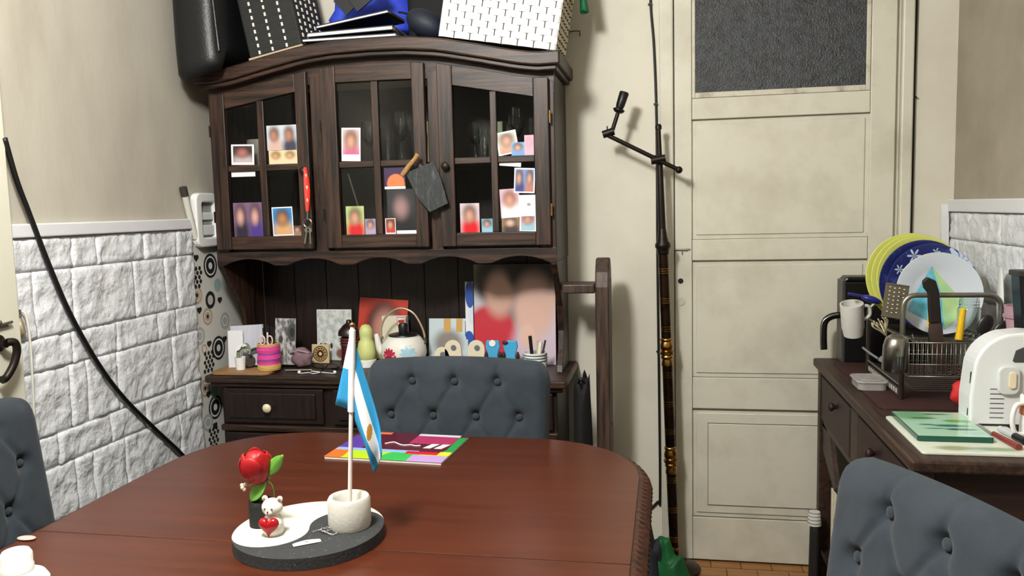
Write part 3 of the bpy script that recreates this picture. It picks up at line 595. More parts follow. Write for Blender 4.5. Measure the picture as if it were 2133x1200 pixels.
# white woven basket
t = thing('white_basket', 'white woven basket tilted on the slope of the hutch crown', 'basket', (-.592, 2.925, rest(-.592, .222, .176)), (0, .176, 0))
mw = mat('weave_white', (222, 223, 223), .45); mws = mat('weave_gap', (70, 62, 50), .9)
BW, BD, BH = .215, .26, .36
g = G(); g.box(-BW + .004, BW - .004, .004, BD - .004, .0, BH); g.build('basket_core', mws, t)
sl = None; slw = .0585; slh = .0225
nrow = 15
for r_ in range(nrow):
    off = (r_ % 2) * slw / 2
    x = -BW - slw + off
    while x < BW:
        a, b = max(x, -BW), min(x + slw - .0045, BW)
        if b - a > .006:
            key = round(b - a, 4)
            g = G(); n = 4
            g.grid(n, 1, lambda u, v: (a + u * (b - a), .004 - .0065 * math.sin(PI * u) ** .5, r_ * (slh + .0012) + v * (slh + .0008)))
            g.build('weave_strip', mw, t, solid=.002)
        x += slw
for r_ in range(nrow):
    for k in range(5):
        y0 = .0 + k * .052; off = (r_ % 2) * .012
        g = G(); g.grid(3, 1, lambda u, v: (BW - .004 + .006 * math.sin(PI * u) ** .6, y0 + off + u * .038, r_ * (slh + .0012) + v * (slh - .006)))
        g.build('weave_strip', mat('weave_side', (206, 196, 172), .55), t, solid=.002)
t = thing('green_cloth', 'green cloth hanging over the rim of the white basket', 'cloth', (-.318, 3.10, 2.16))
g = G(); g.grid(10, 10, lambda u, v: (.012 + .014 * math.sin(u * 9) * v + .012 * v, (u - .5) * .13 * (1.1 - .6 * v), .16 * (1 - v) - .005 * math.sin(u * 12))); g.build('cloth_fold', mat('green_fabric', (22, 110, 66), .7), t, smooth='all', solid=.004)
# ================================================================== hutch counter
ZK = .819
t = thing('wooden_board', 'thin wooden board under the papers and pen cup on the hutch', 'board', (-1.66, 2.985, ZK))
G().prism([(x, y) for x, y in rrect(.25, .14, .03)], 'z', 0, .010).build('board_slab', mat('board_wood', (132, 98, 62), .55, var=(160, 124, 84), vscale=20, vstretch=(.2, 2, 1)), t, bevel=.002)
ZB = ZK + .0102
card('letter_paper', 'stack of folded white letters leaning in the hutch niche', 'paper', -1.75, ZB, -1.61, ZB + .165, 3.045, mat('paper_cool', (196, 198, 208), .8, var=(180, 182, 194), vscale=5, vstretch=(6, 1, .3)), -.06, .12, th=.012)
card('letter_envelope', 'white envelope in front of the folded letters', 'paper', -1.755, ZB, -1.69, ZB + .15, 3.02, m_paper, -.02, .08, th=.004)
t = thing('white_cup', 'small white cup with green strips bent over its rim', 'cup', (-1.685, 2.985, ZB))
g = G(); g.lathe([(0, 0), (.018, 0), (.022, .05), (.02, .05), (.016, .003), (0, .003)], seg=20); g.build('cup_body', m_white, t, smooth=True)
for k in range(4):
    g = G(); g.tube(spline([(-.006 + k * .003, .002 * k, .01), (-.01 + k * .004, 0, .07), (.02 + k * .004, .004, .10 - .007 * k), (.034 + k * .003, .004, .10 - k * .009), (.046 - k * .002, .0, .080 - .006 * k)], 5), .0035, 6); g.build('bent_strip', mat('strip_%d' % (k % 2), ((92, 98, 76), (150, 160, 140))[k % 2], .5), t, smooth=True)
g = G(); g.grid(3, 6, lambda u, v: (-.014 + u * .02 + .03 * v, -.012 + .004 * v, .075 + .025 * math.sin(v * 2.4) + .006 * u)); g.build('white_strip', m_white, t, solid=.002)
t = thing('headphones', 'dark folded headphones lying behind the pink pen cup', 'headphones', (-1.632, 3.018, ZB))
g = G(); g.tube(spline([(-.035, 0, .02), (-.03, 0, .06), (0, 0, .078), (.03, 0, .06), (.035, 0, .02)]), .006, 8); g.build('headband', mat('phones_grey', (58, 56, 52), .5), t, smooth=True)
for x in (-.033, .028): g = G(); g.lathe([(0, -.010), (.022, -.010), (.026, 0), (.022, .012), (0, .012)], seg=18, T=Tr(x, 0, .027) @ Ry(PI / 2) @ Rx(.5)); g.build('earpiece', mat('phones_pad', (74, 68, 60), .7), t, smooth=True)
# pink wicker pen cup
t = thing('pen_cup', 'pink and purple wicker cup with yellow rims holding pens', 'cup', (-1.563, 2.99, ZB))
mp_ = mat('wicker_pink', (214, 70, 150), .6); mpu = mat('wicker_purple', (128, 74, 160), .6); my_ = mat('wicker_straw', (200, 164, 96), .65)
for k in range(19):
    z = .0035 + k * .0056; r_ = .0415 + .0015 * math.sin(k)
    g = G(); g.tube([(r_ * math.cos(a), r_ * math.sin(a), z) for a in [2 * PI * q / 24 for q in range(24)]], .0036, 6, True); g.build('wicker_coil', my_ if k < 4 or k > 16 else (mpu if k in (7, 11) else mp_), t, smooth='all')
G().lathe([(0, 0), (.038, 0), (.039, .105), (.037, .105), (.036, .003), (0, .003)], seg=20).build('lining', mpu, t, smooth=True)
for k, (c, dx, dy, h) in enumerate((((20, 20, 22), -.02, .01, .165), ((24, 24, 26), -.008, .02, .175), ((18, 18, 20), .006, .014, .17), ((30, 28, 30), .018, .004, .168), ((220, 220, 224), .0, -.006, .15))):
    g = G(); g.tube([(dx * .7, dy, .006), (dx * 1.3, dy + .004, h)], .0035, 8); tag(g.build('pen', mat('pen_%d' % k, c, .4), loc=(-1.563, 2.99, ZB)), ('%s pen standing in the pink wicker cup' % ('white' if k == 4 else 'black')), 'pen', 'pens in the wicker cup')
t = thing('scissors', 'scissors with pale pink ring handles in the wicker cup', 'scissors', (-1.557, 2.963, ZB))
for s_ in (-1, 1):
    g = G(); g.tube([(s_ * .016 + .011 * math.cos(a), -.0, .122 + .018 * math.sin(a)) for a in [2 * PI * q / 18 for q in range(18)]], .003, 6, True); g.build('ring_handle', mat('scissor_pink', (226, 196, 190), .4), t, smooth='all')
    g = G(); g.box(-.003, .003, -.001, .001, .01, .105, T=Tr(s_ * .008, .001 * s_, 0) @ Ry(s_ * .05)); g.build('blade', m_chrome, t)
card('patterned_card', 'black and white patterned card behind the wicker cup', 'card', -1.588, ZB, -1.50, ZB + .19, 3.09, paint((190, 188, 186), [('e', .85, .7, .25, .2, (70, 74, 70), .1), ('e', .85, .7, .12, .1, (40, 44, 40), .1), ('e', .4, .9, .14, .06, (110, 110, 112), .3), ('e', .3, .55, .1, .08, (60, 60, 62), .3)], noise=((90, 90, 94), 6)), .02, .1, th=.006)
t = thing('pink_pouch', 'dusty pink fabric pouch beside the wicker cup', 'pouch', (-1.475, 3.10, ZK))
g = G(); g.ball((0, 0, .04), (.05, .03, .042), 20); g.v = [(x + .006 * math.sin(z * 150), y + .006 * math.sin(x * 130), max(0, z)) for x, y, z in g.v]; g.build('pouch_body', mat('pink_fabric', (122, 98, 106), .8, bump=.4, bscale=60), t, smooth='all')
g = G(); g.tube([(-.042, -.02, .062), (.0, -.026, .072), (.042, -.02, .062)], .004, 6); g.build('pouch_zip', mat('pink_zip', (150, 130, 136), .6), t, smooth=True)
# white textured frame with the little mandala tile
t = thing('picture_frame', 'white frame with a grey veined picture leaning in the niche', 'picture', (-1.395, 3.245, ZK), (-.06, 0, 0))
mt = paint((214, 218, 216), [('e', .68, .13, .12, .1, (120, 78, 70), .4), ('e', .1, .28, .04, .06, (40, 42, 40), .2), ('e', .24, .28, .08, .05, (34, 36, 34), .2), ('e', .42, .28, .04, .06, (40, 42, 40), .2)], .5, noise=((176, 182, 182), 7))
g = G(); g.box(-.078, .078, 0, .014, 0, .218); g.build('frame_block', mat('frame_white', (226, 226, 222), .6), t, bevel=.003)
g = G(); g.grid(1, 1, lambda u, v: (-.074 + .148 * u, -.0012, .004 + .21 * v)); g.build('picture_face', mt, t)
t = thing('mandala_tile', 'small cream tile with a brown mandala before the white frame', 'tile', (-1.43, 3.18, ZK), (-.08, 0, 0))
ml = [('e', .5, .5, .44, .44, (64, 46, 24), .03), ('o', .5, .5, .36, .36, (180, 150, 96), .07), ('o', .5, .5, .24, .24, (170, 140, 90), .10), ('e', .5, .5, .09, .09, (220, 200, 160), .1)]
for k in range(12): ml.append(('e', .5 + .30 * math.cos(k * PI / 6), .5 + .30 * math.sin(k * PI / 6), .035, .035, (176, 146, 92), .2))
g = G(); g.box(-.039, .039, 0, .009, 0, .08); g.build('tile_block', mat('tile_cream', (190, 176, 140), .5), t, bevel=.002)
g = G(); g.grid(1, 1, lambda u, v: (-.037 + .074 * u, -.001, .002 + .076 * v)); g.build('tile_face', paint((196, 180, 144), ml), t)
# dark red lantern jar
t = thing('red_jar', 'dark red glass lantern jar with a black domed lid', 'jar', (-1.295, 3.175, ZK))
g = G(); g.lathe([(0, 0), (.036, 0), (.038, .01), (.035, .06), (.038, .11), (.030, .118), (0, .118)], seg=20); g.build('jar_body', mat('jar_red', (92, 32, 42), .12, trans=.3), t, smooth=True)
g = G(); g.lathe([(.032, .118), (.046, .122), (.044, .14), (.026, .162), (.012, .172), (.010, .185), (0, .187)], seg=20); g.build('lid', mat('jar_lid', (30, 18, 18), .35), t, smooth=True)
for k in range(3): g = G(); g.tube([(.039 * math.cos(a), .039 * math.sin(a), .085 + k * .012) for a in [2 * PI * q / 20 for q in range(20)]], .002, 6, True); g.build('neck_ring', mat('jar_ring', (120, 90, 80), .35, metal=.5), t, smooth='all')
# red photo, round green thing, labels, teapot
card('red_portrait', 'tilted red backed portrait photo propped in the niche', 'photo', -1.30, ZK, -1.085, ZK + .255, 3.255, paint((190, 58, 38), [('e', .52, .55, .36, .42, (70, 30, 26), .3), ('e', .55, .5, .24, .32, (186, 130, 116), .5), ('e', .75, .1, .4, .2, (190, 196, 130), .3)], .45), .07, .10, th=.002)
t = thing('round_gourd', 'pale green two bulbed gourd ornament beside the teapot', 'ornament', (-1.205, 3.13, ZK))
g = G(); g.lathe([(0, .026), (.03, .026), (.038, .035), (.039, .06), (.032, .10), (.024, .112), (.027, .13), (.027, .15), (.016, .17), (0, .174)], seg=24); g.build('gourd_body', mat('gourd_green', (196, 204, 132), .45), t, smooth='all')
g = G(); g.lathe([(0, 0), (.037, 0), (.039, .028), (.035, .03), (0, .03)], seg=24); g.build('gourd_base', m_white, t, smooth=True)
card('label_box', 'cream box with a red outlined label behind the teapot', 'box', -1.165, ZK, -1.06, ZK + .195, 3.245, paint((214, 208, 186), [('r', .62, .80, .98, .98, (196, 60, 60)), ('r', .64, .815, .96, .965, (236, 226, 222)), ('r', .68, .86, .92, .92, (196, 60, 60)), ('r', .1, .5, .9, .52, (150, 146, 130)), ('r', .1, .4, .9, .42, (150, 146, 130))], .6), 0, .0, th=.03)
t = thing('enamel_teapot', 'white enamel teapot painted with red and blue flowers', 'teapot', (-1.042, 3.12, ZK))
pot = mat('enamel_white', (222, 222, 214), .2)
prof = [(0, 0), (.055, 0), (.082, .025), (.092, .06), (.088, .095), (.07, .122), (.058, .13), (.056, .13), (.05, .12), (0, .12)]
g = G(); g.lathe(prof, seg=36); g.build('pot_body', pot, t, smooth=True)
g = G(); g.lathe([(.06, .131), (.058, .136), (.03, .142), (0, .143)], seg=28); g.build('lid', m_black, t, smooth=True)
g = G(); g.lathe([(0, .142), (.018, .142), (.02, .17), (.014, .18), (0, .18)], seg=18); g.build('lid_knob', m_black, t, smooth=True)
g = G(); g.tube(spline([(-.075, 0, .05), (-.098, -.01, .075), (-.108, -.012, .125), (-.111, -.012, .138)]), [.019 - .00055 * k for k in range(25)], 12); g.build('spout', pot, t, smooth=True)
g = G(); g.tube(spline([(-.088, 0, .10), (-.094, 0, .15), (-.075, 0, .20), (-.03, 0, .235), (.01, 0, .238), (.05, 0, .215), (.08, 0, .16), (.09, 0, .12)]), .0042, 8); g.build('bail_handle', mat('handle_wire', (196, 176, 150), .35, metal=.5), t, smooth='all')
for x in (-.088, .088): g = G(); g.tube([(x * .93, 0, .095), (x * 1.06, 0, .105), (x * 1.0, 0, .125)], .005, 8); g.build('lug', m_chrome, t, smooth=True)
def petals(cx_, cz, R, n, m, t, nm, yaw):
    g = G()
    for k in range(n):
        a = 2 * PI * k / n
        for q in range(1):
            pts = [(0, -.006), (R * .6, -R * .22), (R, -R * .10), (R, R * .10), (R * .6, R * .22), (0, .006)]
            vs = []
            for u, w_ in pts:
                px_, pz_ = cx_ + u * math.cos(a) - w_ * math.sin(a), cz + u * math.sin(a) + w_ * math.cos(a)
                rr = interp([(z, r) for r, z in prof[1:7]], max(0, min(.13, pz_))) + .0012
                th_ = -PI / 2 + px_ / .09 + yaw; vs.append((rr * math.cos(th_), rr * math.sin(th_), pz_))
            g.add(vs, [tuple(range(6))])
    g.build(nm, m, t)
petals(-.035, .06, .032, 12, mat('petal_red', (176, 40, 66), .3), t, 'red_flower', 0.0)
petals(.045, .068, .034, 10, mat('petal_blue', (160, 204, 222), .3), t, 'blue_flower', 0.0)
petals(.0, .025, .014, 5, mat('leaf_ink', (60, 74, 84), .4), t, 'leaf_marks', 0.0)
card('painting_card', 'pale blue painting card with two ochre shapes beside the teapot', 'card', -.965, ZK, -.80, ZK + .185, 3.21, paint((190, 208, 214), [('e', .5, .45, .36, .3, (130, 124, 122), .4), ('r', .38, .7, .56, 1.0, (196, 154, 84)), ('r', .7, .7, .86, 1.0, (196, 154, 84)), ('r', .93, .6, 1.0, .95, (36, 46, 70))], .5), 0, .12, th=.004)
card('blue_book', 'blue and white booklet standing beside the large couple photo', 'book', -.808, ZK, -.776, ZK + .335, 3.222, paint((226, 230, 238), [('e', .6, .85, .6, .17, (44, 82, 170), .04), ('e', .4, .28, .7, .12, (44, 82, 170), .04), ('e', .8, .58, .5, .1, (214, 222, 236), .1)], .4), 0, .04, th=.008)
card('couple_photo', 'large portrait photo of two people leaning in the hutch niche', 'photo', -.772, ZK, -.438, ZK + .405, 3.215, paint((196, 196, 206), [('e', .0, 1.0, .16, .22, (120, 128, 96), .3), ('e', .30, .84, .30, .26, (36, 26, 28), .25), ('e', .45, .55, .16, .26, (92, 96, 112), .5), ('e', .20, .18, .36, .42, (190, 50, 66), .12), ('e', .32, .70, .18, .22, (204, 164, 150), .4), ('e', .74, .92, .32, .22, (30, 24, 26), .25),
    ('e', .82, .16, .34, .36, (206, 190, 206), .3), ('e', .74, .58, .25, .32, (216, 178, 164), .35), ('e', .66, .28, .09, .12, (222, 186, 172), .3), ('e', .97, .66, .05, .08, (216, 180, 166), .3)], .35), 0, .06, th=.004)
# cut-out owls and blue figures
mo = mat('owl_wood', (216, 206, 182), .6); me_ = mat('owl_eye', (96, 104, 112), .5)
for k, (x, lb) in enumerate(((-.875, 'cream cut-out figure nearest the painting card'), (-.83, 'cream cut-out figure with a grey eye in the middle of the row'), (-.735, 'cream cut-out figure with a grey eye before the couple photo'))):
    t = thing('cutout_figure', lb, 'figurine', (x, 3.085, ZK), group='cut-out figures on the hutch')
    hh = (.09, .118, .118)[k]
    pts = [(-.036, 0), (.036, 0), (.036, .05)] + [(.034 * math.cos(a) * (1 if k else .9), hh - .035 + .035 * math.sin(a)) for a in lins(.2, PI - .2, 10)] + [(-.036, .05)]
    g = G(); g.prism(pts, 'y', 0, .012); g.build('figure_board', mo, t, bevel=.002)
    g = G(); g.lathe([(0, 0), (.011, 0), (.011, .002), (0, .002)], seg=14, T=Tr(.004, -.0005, hh - .03) @ Rx(PI / 2)); g.build('eye_spot', me_, t)
for k, (x, lb) in enumerate(((-.668, 'blue shirt shaped figure with a white collar'), (-.598, 'plain blue shirt shaped figure near the pens'))):
    t = thing('shirt_figure', lb, 'figurine', (x, 3.08, ZK), group='blue shirt figures on the hutch')
    pts = [(-.022, 0), (.022, 0), (.018, .06), (.029, .095), (.024, .118), (-.024, .118), (-.029, .095), (-.018, .06)]
    g = G(); g.prism(pts, 'y', 0, .014); g.build('shirt', mat('shirt_blue', (64, 158, 206), .5), t, bevel=.003)
    if k == 0: g = G(); g.lathe([(0, 0), (.013, 0), (.013, .003), (0, .003)], seg=14, T=Tr(0, -.0005, .108) @ Rx(PI / 2)); g.build('collar', m_white, t)
    else: g = G(); g.ball((-.02, -.004, .112), (.012, .006, .008), 10); g.build('bow', mat('bow_dark', (86, 30, 44), .6), t, smooth=True)
    for s_ in (-1, 1): g = G(); g.ball((s_ * .028, .006, .055), (.008, .006, .02), 10); g.build('arm_spot', mat('figure_dark', (30, 22, 26), .6), t, smooth=True)
t = thing('pen_holder', 'white striped holder full of pens at the end of the hutch', 'holder', (-.50, 3.075, ZK))
g = G(); g.lathe([(0, 0), (.045, 0), (.045, .075), (.042, .075), (.041, .004), (0, .004)], seg=20); g.build('holder_body', m_white, t, smooth=True)
for k in range(3): g = G(); g.tube([(.0455 * math.cos(a), .0455 * math.sin(a), .045 + k * .011) for a in [2 * PI * q / 20 for q in range(20)]], .002, 5, True); g.build('stripe', mat('stripe_teal', (40, 70, 84), .5), t)
for k, (dx, dy, h, c, r_) in enumerate(((-.012, -.01, .14, (16, 16, 18), .007), (.016, 0, .115, (230, 226, 210), .008), (.028, .012, .12, (60, 60, 64), .004), (.006, .02, .118, (200, 190, 150), .004))):
    g = G(); g.tube([(dx * .5, dy, .006), (dx * 1.4, dy, h)], r_, 8); tag(g.build('pen', mat('pen_b%d' % k, c, .4), smooth=True, loc=(-.50, 3.075, ZK)), ('thick black marker in the striped holder', 'cream pencil in the striped holder', 'grey pen in the striped holder', 'tan pencil in the striped holder')[k], 'pen', 'pens in the striped holder')
g = G(); g.tube([(-1.50, 3.0, ZK + .005), (-1.39, 3.02, ZK + .005)], .005, 10); tag(g.build('silver_pen', m_chrome, smooth=True), 'silver pen lying on the hutch counter', 'pen')
t = thing('eyeglasses', 'black folded eyeglasses lying on the hutch counter', 'glasses', (-1.325, 2.985, ZK + .003))
for s_ in (-1, 1): g = G(); g.tube([(s_ * .03 + .024 * math.cos(a), .0, .018 + .018 * math.sin(a)) for a in [2 * PI * q / 18 for q in range(18)]], .0025, 6, True); g.build('rim', m_black, t, smooth='all')
g = G(); g.tube([(-.055, 0, .025), (-.05, .03, .01), (.06, .05, .0)], .0025, 6); g.build('temple', m_black, t)
g = G(); g.tube([(.055, 0, .025), (.05, .028, .012), (-.04, .06, .0)], .0025, 6); g.build('temple', m_black, t)
g = G(); g.tube([(-.008, 0, .022), (.008, 0, .022)], .0025, 6); g.build('bridge', m_black, t)
t = thing('earphones', 'white tangled earphones on the hutch counter', 'earphones', (-1.37, 2.96, ZK + .002))
g = G(); g.tube(spline([(-.05, 0, 0), (-.02, .02, 0), (.01, -.012, .003), (.03, .012, .004), (-.01, .018, .006), (.02, .028, .001), (.09, .01, 0)]), .0018, 6); g.build('wire', m_white, t, smooth='all')
for x, y in ((-.052, .0), (.092, .01)): g = G(); g.ball((x, y, .005), .007, 10); g.build('earbud', m_white, t, smooth='all')
# ================================================================== wooden stand and black bag beside the hutch
t = thing('wooden_stand', 'dark wooden upright with a short arm beside the hutch', 'stand', (-.235, 3.11, 0))
g = G(); g.prism([(-.10, 0), (.05, 0), (.05, 1.165), (.032, 1.215), (-.005, 1.255), (-.045, 1.255), (-.085, 1.205), (-.10, 1.15)], 'x', -.026, .026); g.build('post', m_stand, t, bevel=.006)
g = G(); g.box(-.145, -.026, -.11, .02, 1.128, 1.162); g.build('arm', m_stand, t, bevel=.005)
g = G(); g.box(-.03, .03, -.16, .16, 0, .05); g.build('foot', m_stand, t, bevel=.006)
for z in (1.17, .62): g = G(); g.lathe([(0, 0), (.007, 0), (.007, .002), (0, .002)], seg=12, T=Tr(.026, -.03, z) @ Ry(PI / 2)); g.build('screw_hole', m_black, t)
t = thing('black_sack', 'black crumpled sack slumped between the hutch and the wooden stand', 'bag', (-.31, 3.0, 0))
g = G(); g.grid(28, 14, lambda u, v: ((.040 * (1 - .25 * v)) * math.cos(2 * PI * u) * (1 + .15 * math.sin(9 * u * 2 * PI / 3 + 4 * v)), .10 * (1 - .35 * v) * math.sin(2 * PI * u) * (1 + .1 * math.sin(5 * v + 8 * u)), .80 * v + (.03 * math.sin(2 * PI * u * 5) if v > .9 else 0)))
n0 = len(g.v); g.add([(0, 0, 0), (0, 0, .76)], []); g.f += [(n0, i + 1, i) for i in range(28)] + [(n0 + 1, 14 * 29 + i, 14 * 29 + i + 1) for i in range(28)]; g.m += [0] * 56
g.build('sack_body', mat('black_cloth', (12, 12, 15), .8, bump=.4, bscale=20), t, smooth='all', weld=True)
g = G(); g.tube(spline([(-.02, -.03, .77), (0, -.06, .82), (.025, -.03, .77)]), .006, 6); g.build('sack_tie', m_black, t, smooth='all')
# ================================================================== tall brass floor lamp
LT = thing('floor_lamp', 'tall dark brass floor lamp with a bare socket on a jointed arm', 'lamp', (.026, 3.19, 0), (0, -.031, 0))
def ring(prof, name, m, z): g = G(); g.lathe([(r, z + h) for r, h in prof], seg=20); return g.build(name, m, LT, smooth=True)
ring([(0, 0), (.10, 0), (.10, .012), (.07, .02), (.03, .03), (.018, .06), (0, .06)], 'base', m_brass, 0)
g = G(); g.lathe([(0, .05), (.0175, .05), (.0195, .3), (.020, .8), (.0185, 1.28), (0, 1.28)], seg=20); P_ = g.build('lower_pole', m_brass, LT, smooth=True)
g = G(); g.lathe([(.0145, 1.30), (.0115, 1.60), (.0095, 1.64), (.0085, 1.735), (0, 1.735)], seg=16); g.build('upper_pole', m_iron, LT, smooth=True)
g = G(); g.lathe([(.0, 1.73), (.012, 1.732), (.0125, 1.745), (.008, 1.752), (0, 1.752)], seg=14); g.build('pole_cap', m_iron, LT, smooth=True)
ring([(.010, .10), (.0145, .085), (.018, .055), (.021, .045), (.021, .04), (.029, .03), (.030, .018), (.024, .008), (.022, -.002), (.022, -.01), (.02, -.012)], 'vase_knop', m_iron, 1.27)
for z in (.885, .455):
    ring([(.02, .05), (.024, .046), (.024, .04), (.021, .036), (.026, .02), (.026, .008), (.02, -.002), (.028, -.004), (.028, -.013), (.02, -.016), (.024, -.022), (.024, -.03), (.02, -.034), (.023, -.05), (.023, -.058), (.02, -.06)], 'turned_collar', m_brassb, z)
for z in (1.185, 1.07, .96, .78, .665, .555, .36, .24, .12):
    for k in range(3): ring([(.0190, 0), (.0204, .001), (.0204, .0035), (.0190, .0045)], 'ring_line', m_brassb, z + k * .0085)
ring([(.018, 0), (.024, .003), (.024, .010), (.018, .013)], 'foot_collar', m_brassb, .085)
A0, A1 = Vector((.07, -.02, 1.575)), Vector((-.195, -.035, 1.724))
g = G(); g.tube([A1, A0], .0085, 10); AR = g.build('jointed_arm', m_iron, LT, smooth=True)
g = G(); g.ball(A0, .014, 14); g.build('end_ball', m_iron, AR, smooth='all')
g = G(); g.tube([(-.032, -.02, 1.615), (.022, -.02, 1.622)], .015, 12); g.tube([(-.035, -.02, 1.635), (-.012, -.02, 1.633)], .0025, 6); g.build('arm_clamp', m_iron, LT, smooth=True)
g = G(); g.tube([(-.208, -.035, 1.724), (-.165, -.035, 1.735)], .0145, 12); g.tube([(-.19, -.035, 1.735), (-.19, -.035, 1.755)], .0025, 6); g.build('elbow_joint', m_iron, AR, smooth=True)
S0 = Vector((-.172, -.035, 1.735)); S1 = Vector((-.148, -.035, 1.80)); ax = (S1 - S0).normalized(); Q = ax.to_track_quat('Z', 'Y').to_matrix().to_4x4()
g = G(); g.tube([S0, S1], .008, 10); g.build('socket_stem', m_iron, AR, smooth=True)
g = G(); g.lathe([(0, 0), (.014, .002), (.022, .010), (.022, .015), (.014, .02), (.0165, .03), (.0185, .078), (.015, .082), (.012, .08), (.011, .05), (0, .05)], seg=18, T=Matrix.Translation(S1) @ Q); g.build('bulb_socket', m_black, AR, smooth=True)
# ================================================================== dining table
DT = thing('dining_table', 'large mahogany dining table with rounded corners and carved rim', 'table', (-.715, 1.51, 0))
def outline(hw, hl, r, n=10):
    out = []
    for sx, sy, a0 in ((1, 1, 0), (-1, 1, PI / 2), (-1, -1, PI), (1, -1, 1.5 * PI)):
        for k in range(n + 1):
            a = a0 + PI / 2 * k / n; c, s_ = math.cos(a), math.sin(a)
            out.append((sx * (hw - r) + r * c, sy * (hl - r * 1.05) + r * 1.05 * s_))
    return out
ol = outline(.645, .823, .31)
def half(sign):
    pts = [p for p in ol if p[1] * sign > 0]
    gap = .0012
    if sign > 0: i = 0; pts = [(.645, gap)] + pts + [(-.645, gap)]
    else: pts = [(-.645, -gap)] + pts + [(.645, -gap)]
    return pts
for s_ in (1, -1): g = G(); g.prism(half(s_), 'z', .738, .77); g.build('table_leaf', m_tx, DT, bevel=.0025)
# carved rim: gadrooned moulding swept round the top
oo = outline(.645, .823, .31, 22); n = len(oo)
dense = []
for k in range(n):
    a, b = Vector(oo[k]), Vector(oo[(k + 1) % n]); m_ = max(1, int((b - a).length / .0065))
    for q in range(m_): dense.append(a + (b - a) * q / m_)
nd = len(dense); g = G(); prof = [(-.004, .766), (.008, .766), (.018, .759), (.026, .748), (.030, .735), (.026, .722), (.012, .715), (-.004, .715)]
vs = []; run = 0
for k in range(nd):
    tn = (dense[(k + 1) % nd] - dense[k - 1]).normalized(); nr = Vector((tn.y, -tn.x)); 
    if nr.dot(dense[k]) < 0: nr = -nr
    for j, (o_, z) in enumerate(prof):
        sh = .0036 * (1 if ((k + j) // 2) % 2 else -1) if 1 < j < 5 else 0
        p = dense[k] + nr * (o_ + sh); vs.append((p.x, p.y, z + sh * .3))
m_ = len(prof); g.add(vs, [(k * m_ + j, ((k + 1) % nd) * m_ + j, ((k + 1) % nd) * m_ + (j + 1) % m_, k * m_ + (j + 1) % m_) for k in range(nd) for j in range(m_)])
g.build('carved_rim', m_tedge, DT, smooth=True)
for a in ((-.50, .50, .62, .645), (-.50, .50, -.645, -.62)): g = G(); g.box(a[0], a[1], a[2], a[3], .62, .737); g.build('apron', m_tedge, DT)
for a in ((-.525, -.50, -.60, .60), (.50, .525, -.60, .60)): g = G(); g.box(a[0], a[1], a[2], a[3], .62, .737); g.build('apron', m_tedge, DT)
for sx in (-1, 1):
    for sy in (-1, 1): g = G(); g.lathe([(0, 0), (.03, 0), (.035, .03), (.022, .06), (.03, .2), (.042, .45), (.03, .53), (.045, .56), (.045, .737), (0, .737)], (sx * .50, sy * .62, 0), 16); g.build('leg', m_tedge, DT, smooth=True)
# ================================================================== tufted chairs
BWd, Bz0, Bz1 = .60, .44, .985
rows = [(.913, 3, .0), (.806, 4, .0), (.70, 3, 0), (.595, 4, 0)]
btn = []
for z, n_, _ in rows:
    for k in range(n_): btn.append(((k - (n_ - 1) / 2) * .138, z))
segs = []
for r1, r2 in zip(rows, rows[1:]):
    for a in btn:
        if abs(a[1] - r1[0]) < 1e-6:
            for b in btn:
                if abs(b[1] - r2[0]) < 1e-6 and abs(abs(a[0] - b[0]) - .069) < .01: segs.append((a, b))
for a in btn[:3]: segs.append((a, (a[0], 1.0)))
def seg_d(p, a, b):
    ax_, az = a; dx, dz = b[0] - ax_, b[1] - az; t_ = max(0, min(1, ((p[0] - ax_) * dx + (p[1] - az) * dz) / (dx * dx + dz * dz)))
    return math.hypot(p[0] - ax_ - t_ * dx, p[1] - az - t_ * dz)
def back_front(u, v):
    """front face of the backrest; u across, v up; returns local point"""
    # rounded outline
    zz = Bz0 + (Bz1 - Bz0) * v; tz = max(0, (zz - (Bz1 - .075)) / .075)
    hw = BWd / 2 - .045 * (1 - math.sqrt(max(0, 1 - tz * tz))) - .012 * (1 - v)
    x = (2 * u - 1) * hw
    zz += -.012 * (2 * u - 1) ** 2 * v
    e = min(1, (1 - abs(2 * u - 1)) / .13, (1 - v) / .11, v / .08); ed = math.sqrt(max(0, 1 - (1 - e) ** 2))
    d = .052 * ed
    db = min(math.hypot(x - b[0], zz - b[1]) for b in btn); ds = min(seg_d((x, zz), a, b) for a, b in segs)
    d -= (.026 * math.exp(-(db / .020) ** 2) + .0065 * math.exp(-(ds / .0075) ** 2)) * ed
    return x, d, zz
def rake(y, z): return y + (z - .45) * .14
CH = thing('tufted_chair', 'grey button tufted chair facing the table from the hutch side', 'chair', (-.655, 2.165, 0), group='tufted dining chairs')
g = G()
def ff(u, v): x, d, z = back_front(u, v); return (x, rake(.25 - d, z), z)
def fb(u, v): x, d, z = back_front(u, v); e = min(1, (1 - abs(2 * u - 1)) / .13, (1 - v) / .11, v / .08); return (x, rake(.25 + .032 * math.sqrt(max(0, 1 - (1 - e) ** 2)), z), z)
g.grid(88, 84, ff); g.grid(44, 42, lambda u, v: fb(u, v), flip=True)
g.uv = {}
BK = g.build('backrest', m_fab, CH, smooth='all')
for x, z in btn:
    gb_ = G(); gb_.ball((0, 0, 0), (.0115, .006, .0115), 14); gb_.build('button', m_fab, BK, smooth='all', loc=(x, rake(.25 - .034, z), z))
g = G(); g.box(-.29, .29, -.26, .26, .40, .49); g.build('seat', m_fab, CH, bevel=.03, seg=4)
g = G(); g.box(-.26, .26, -.24, .24, .34, .40); g.build('seat_frame', m_leg, CH)
for sx in (-1, 1):
    for sy in (-1, 1): g = G(); g.lathe([(0, 0), (.014, 0), (.021, .34), (0, .34)], (sx * .235, sy * .215, 0), 12); g.build('leg', m_leg, CH, smooth=True)
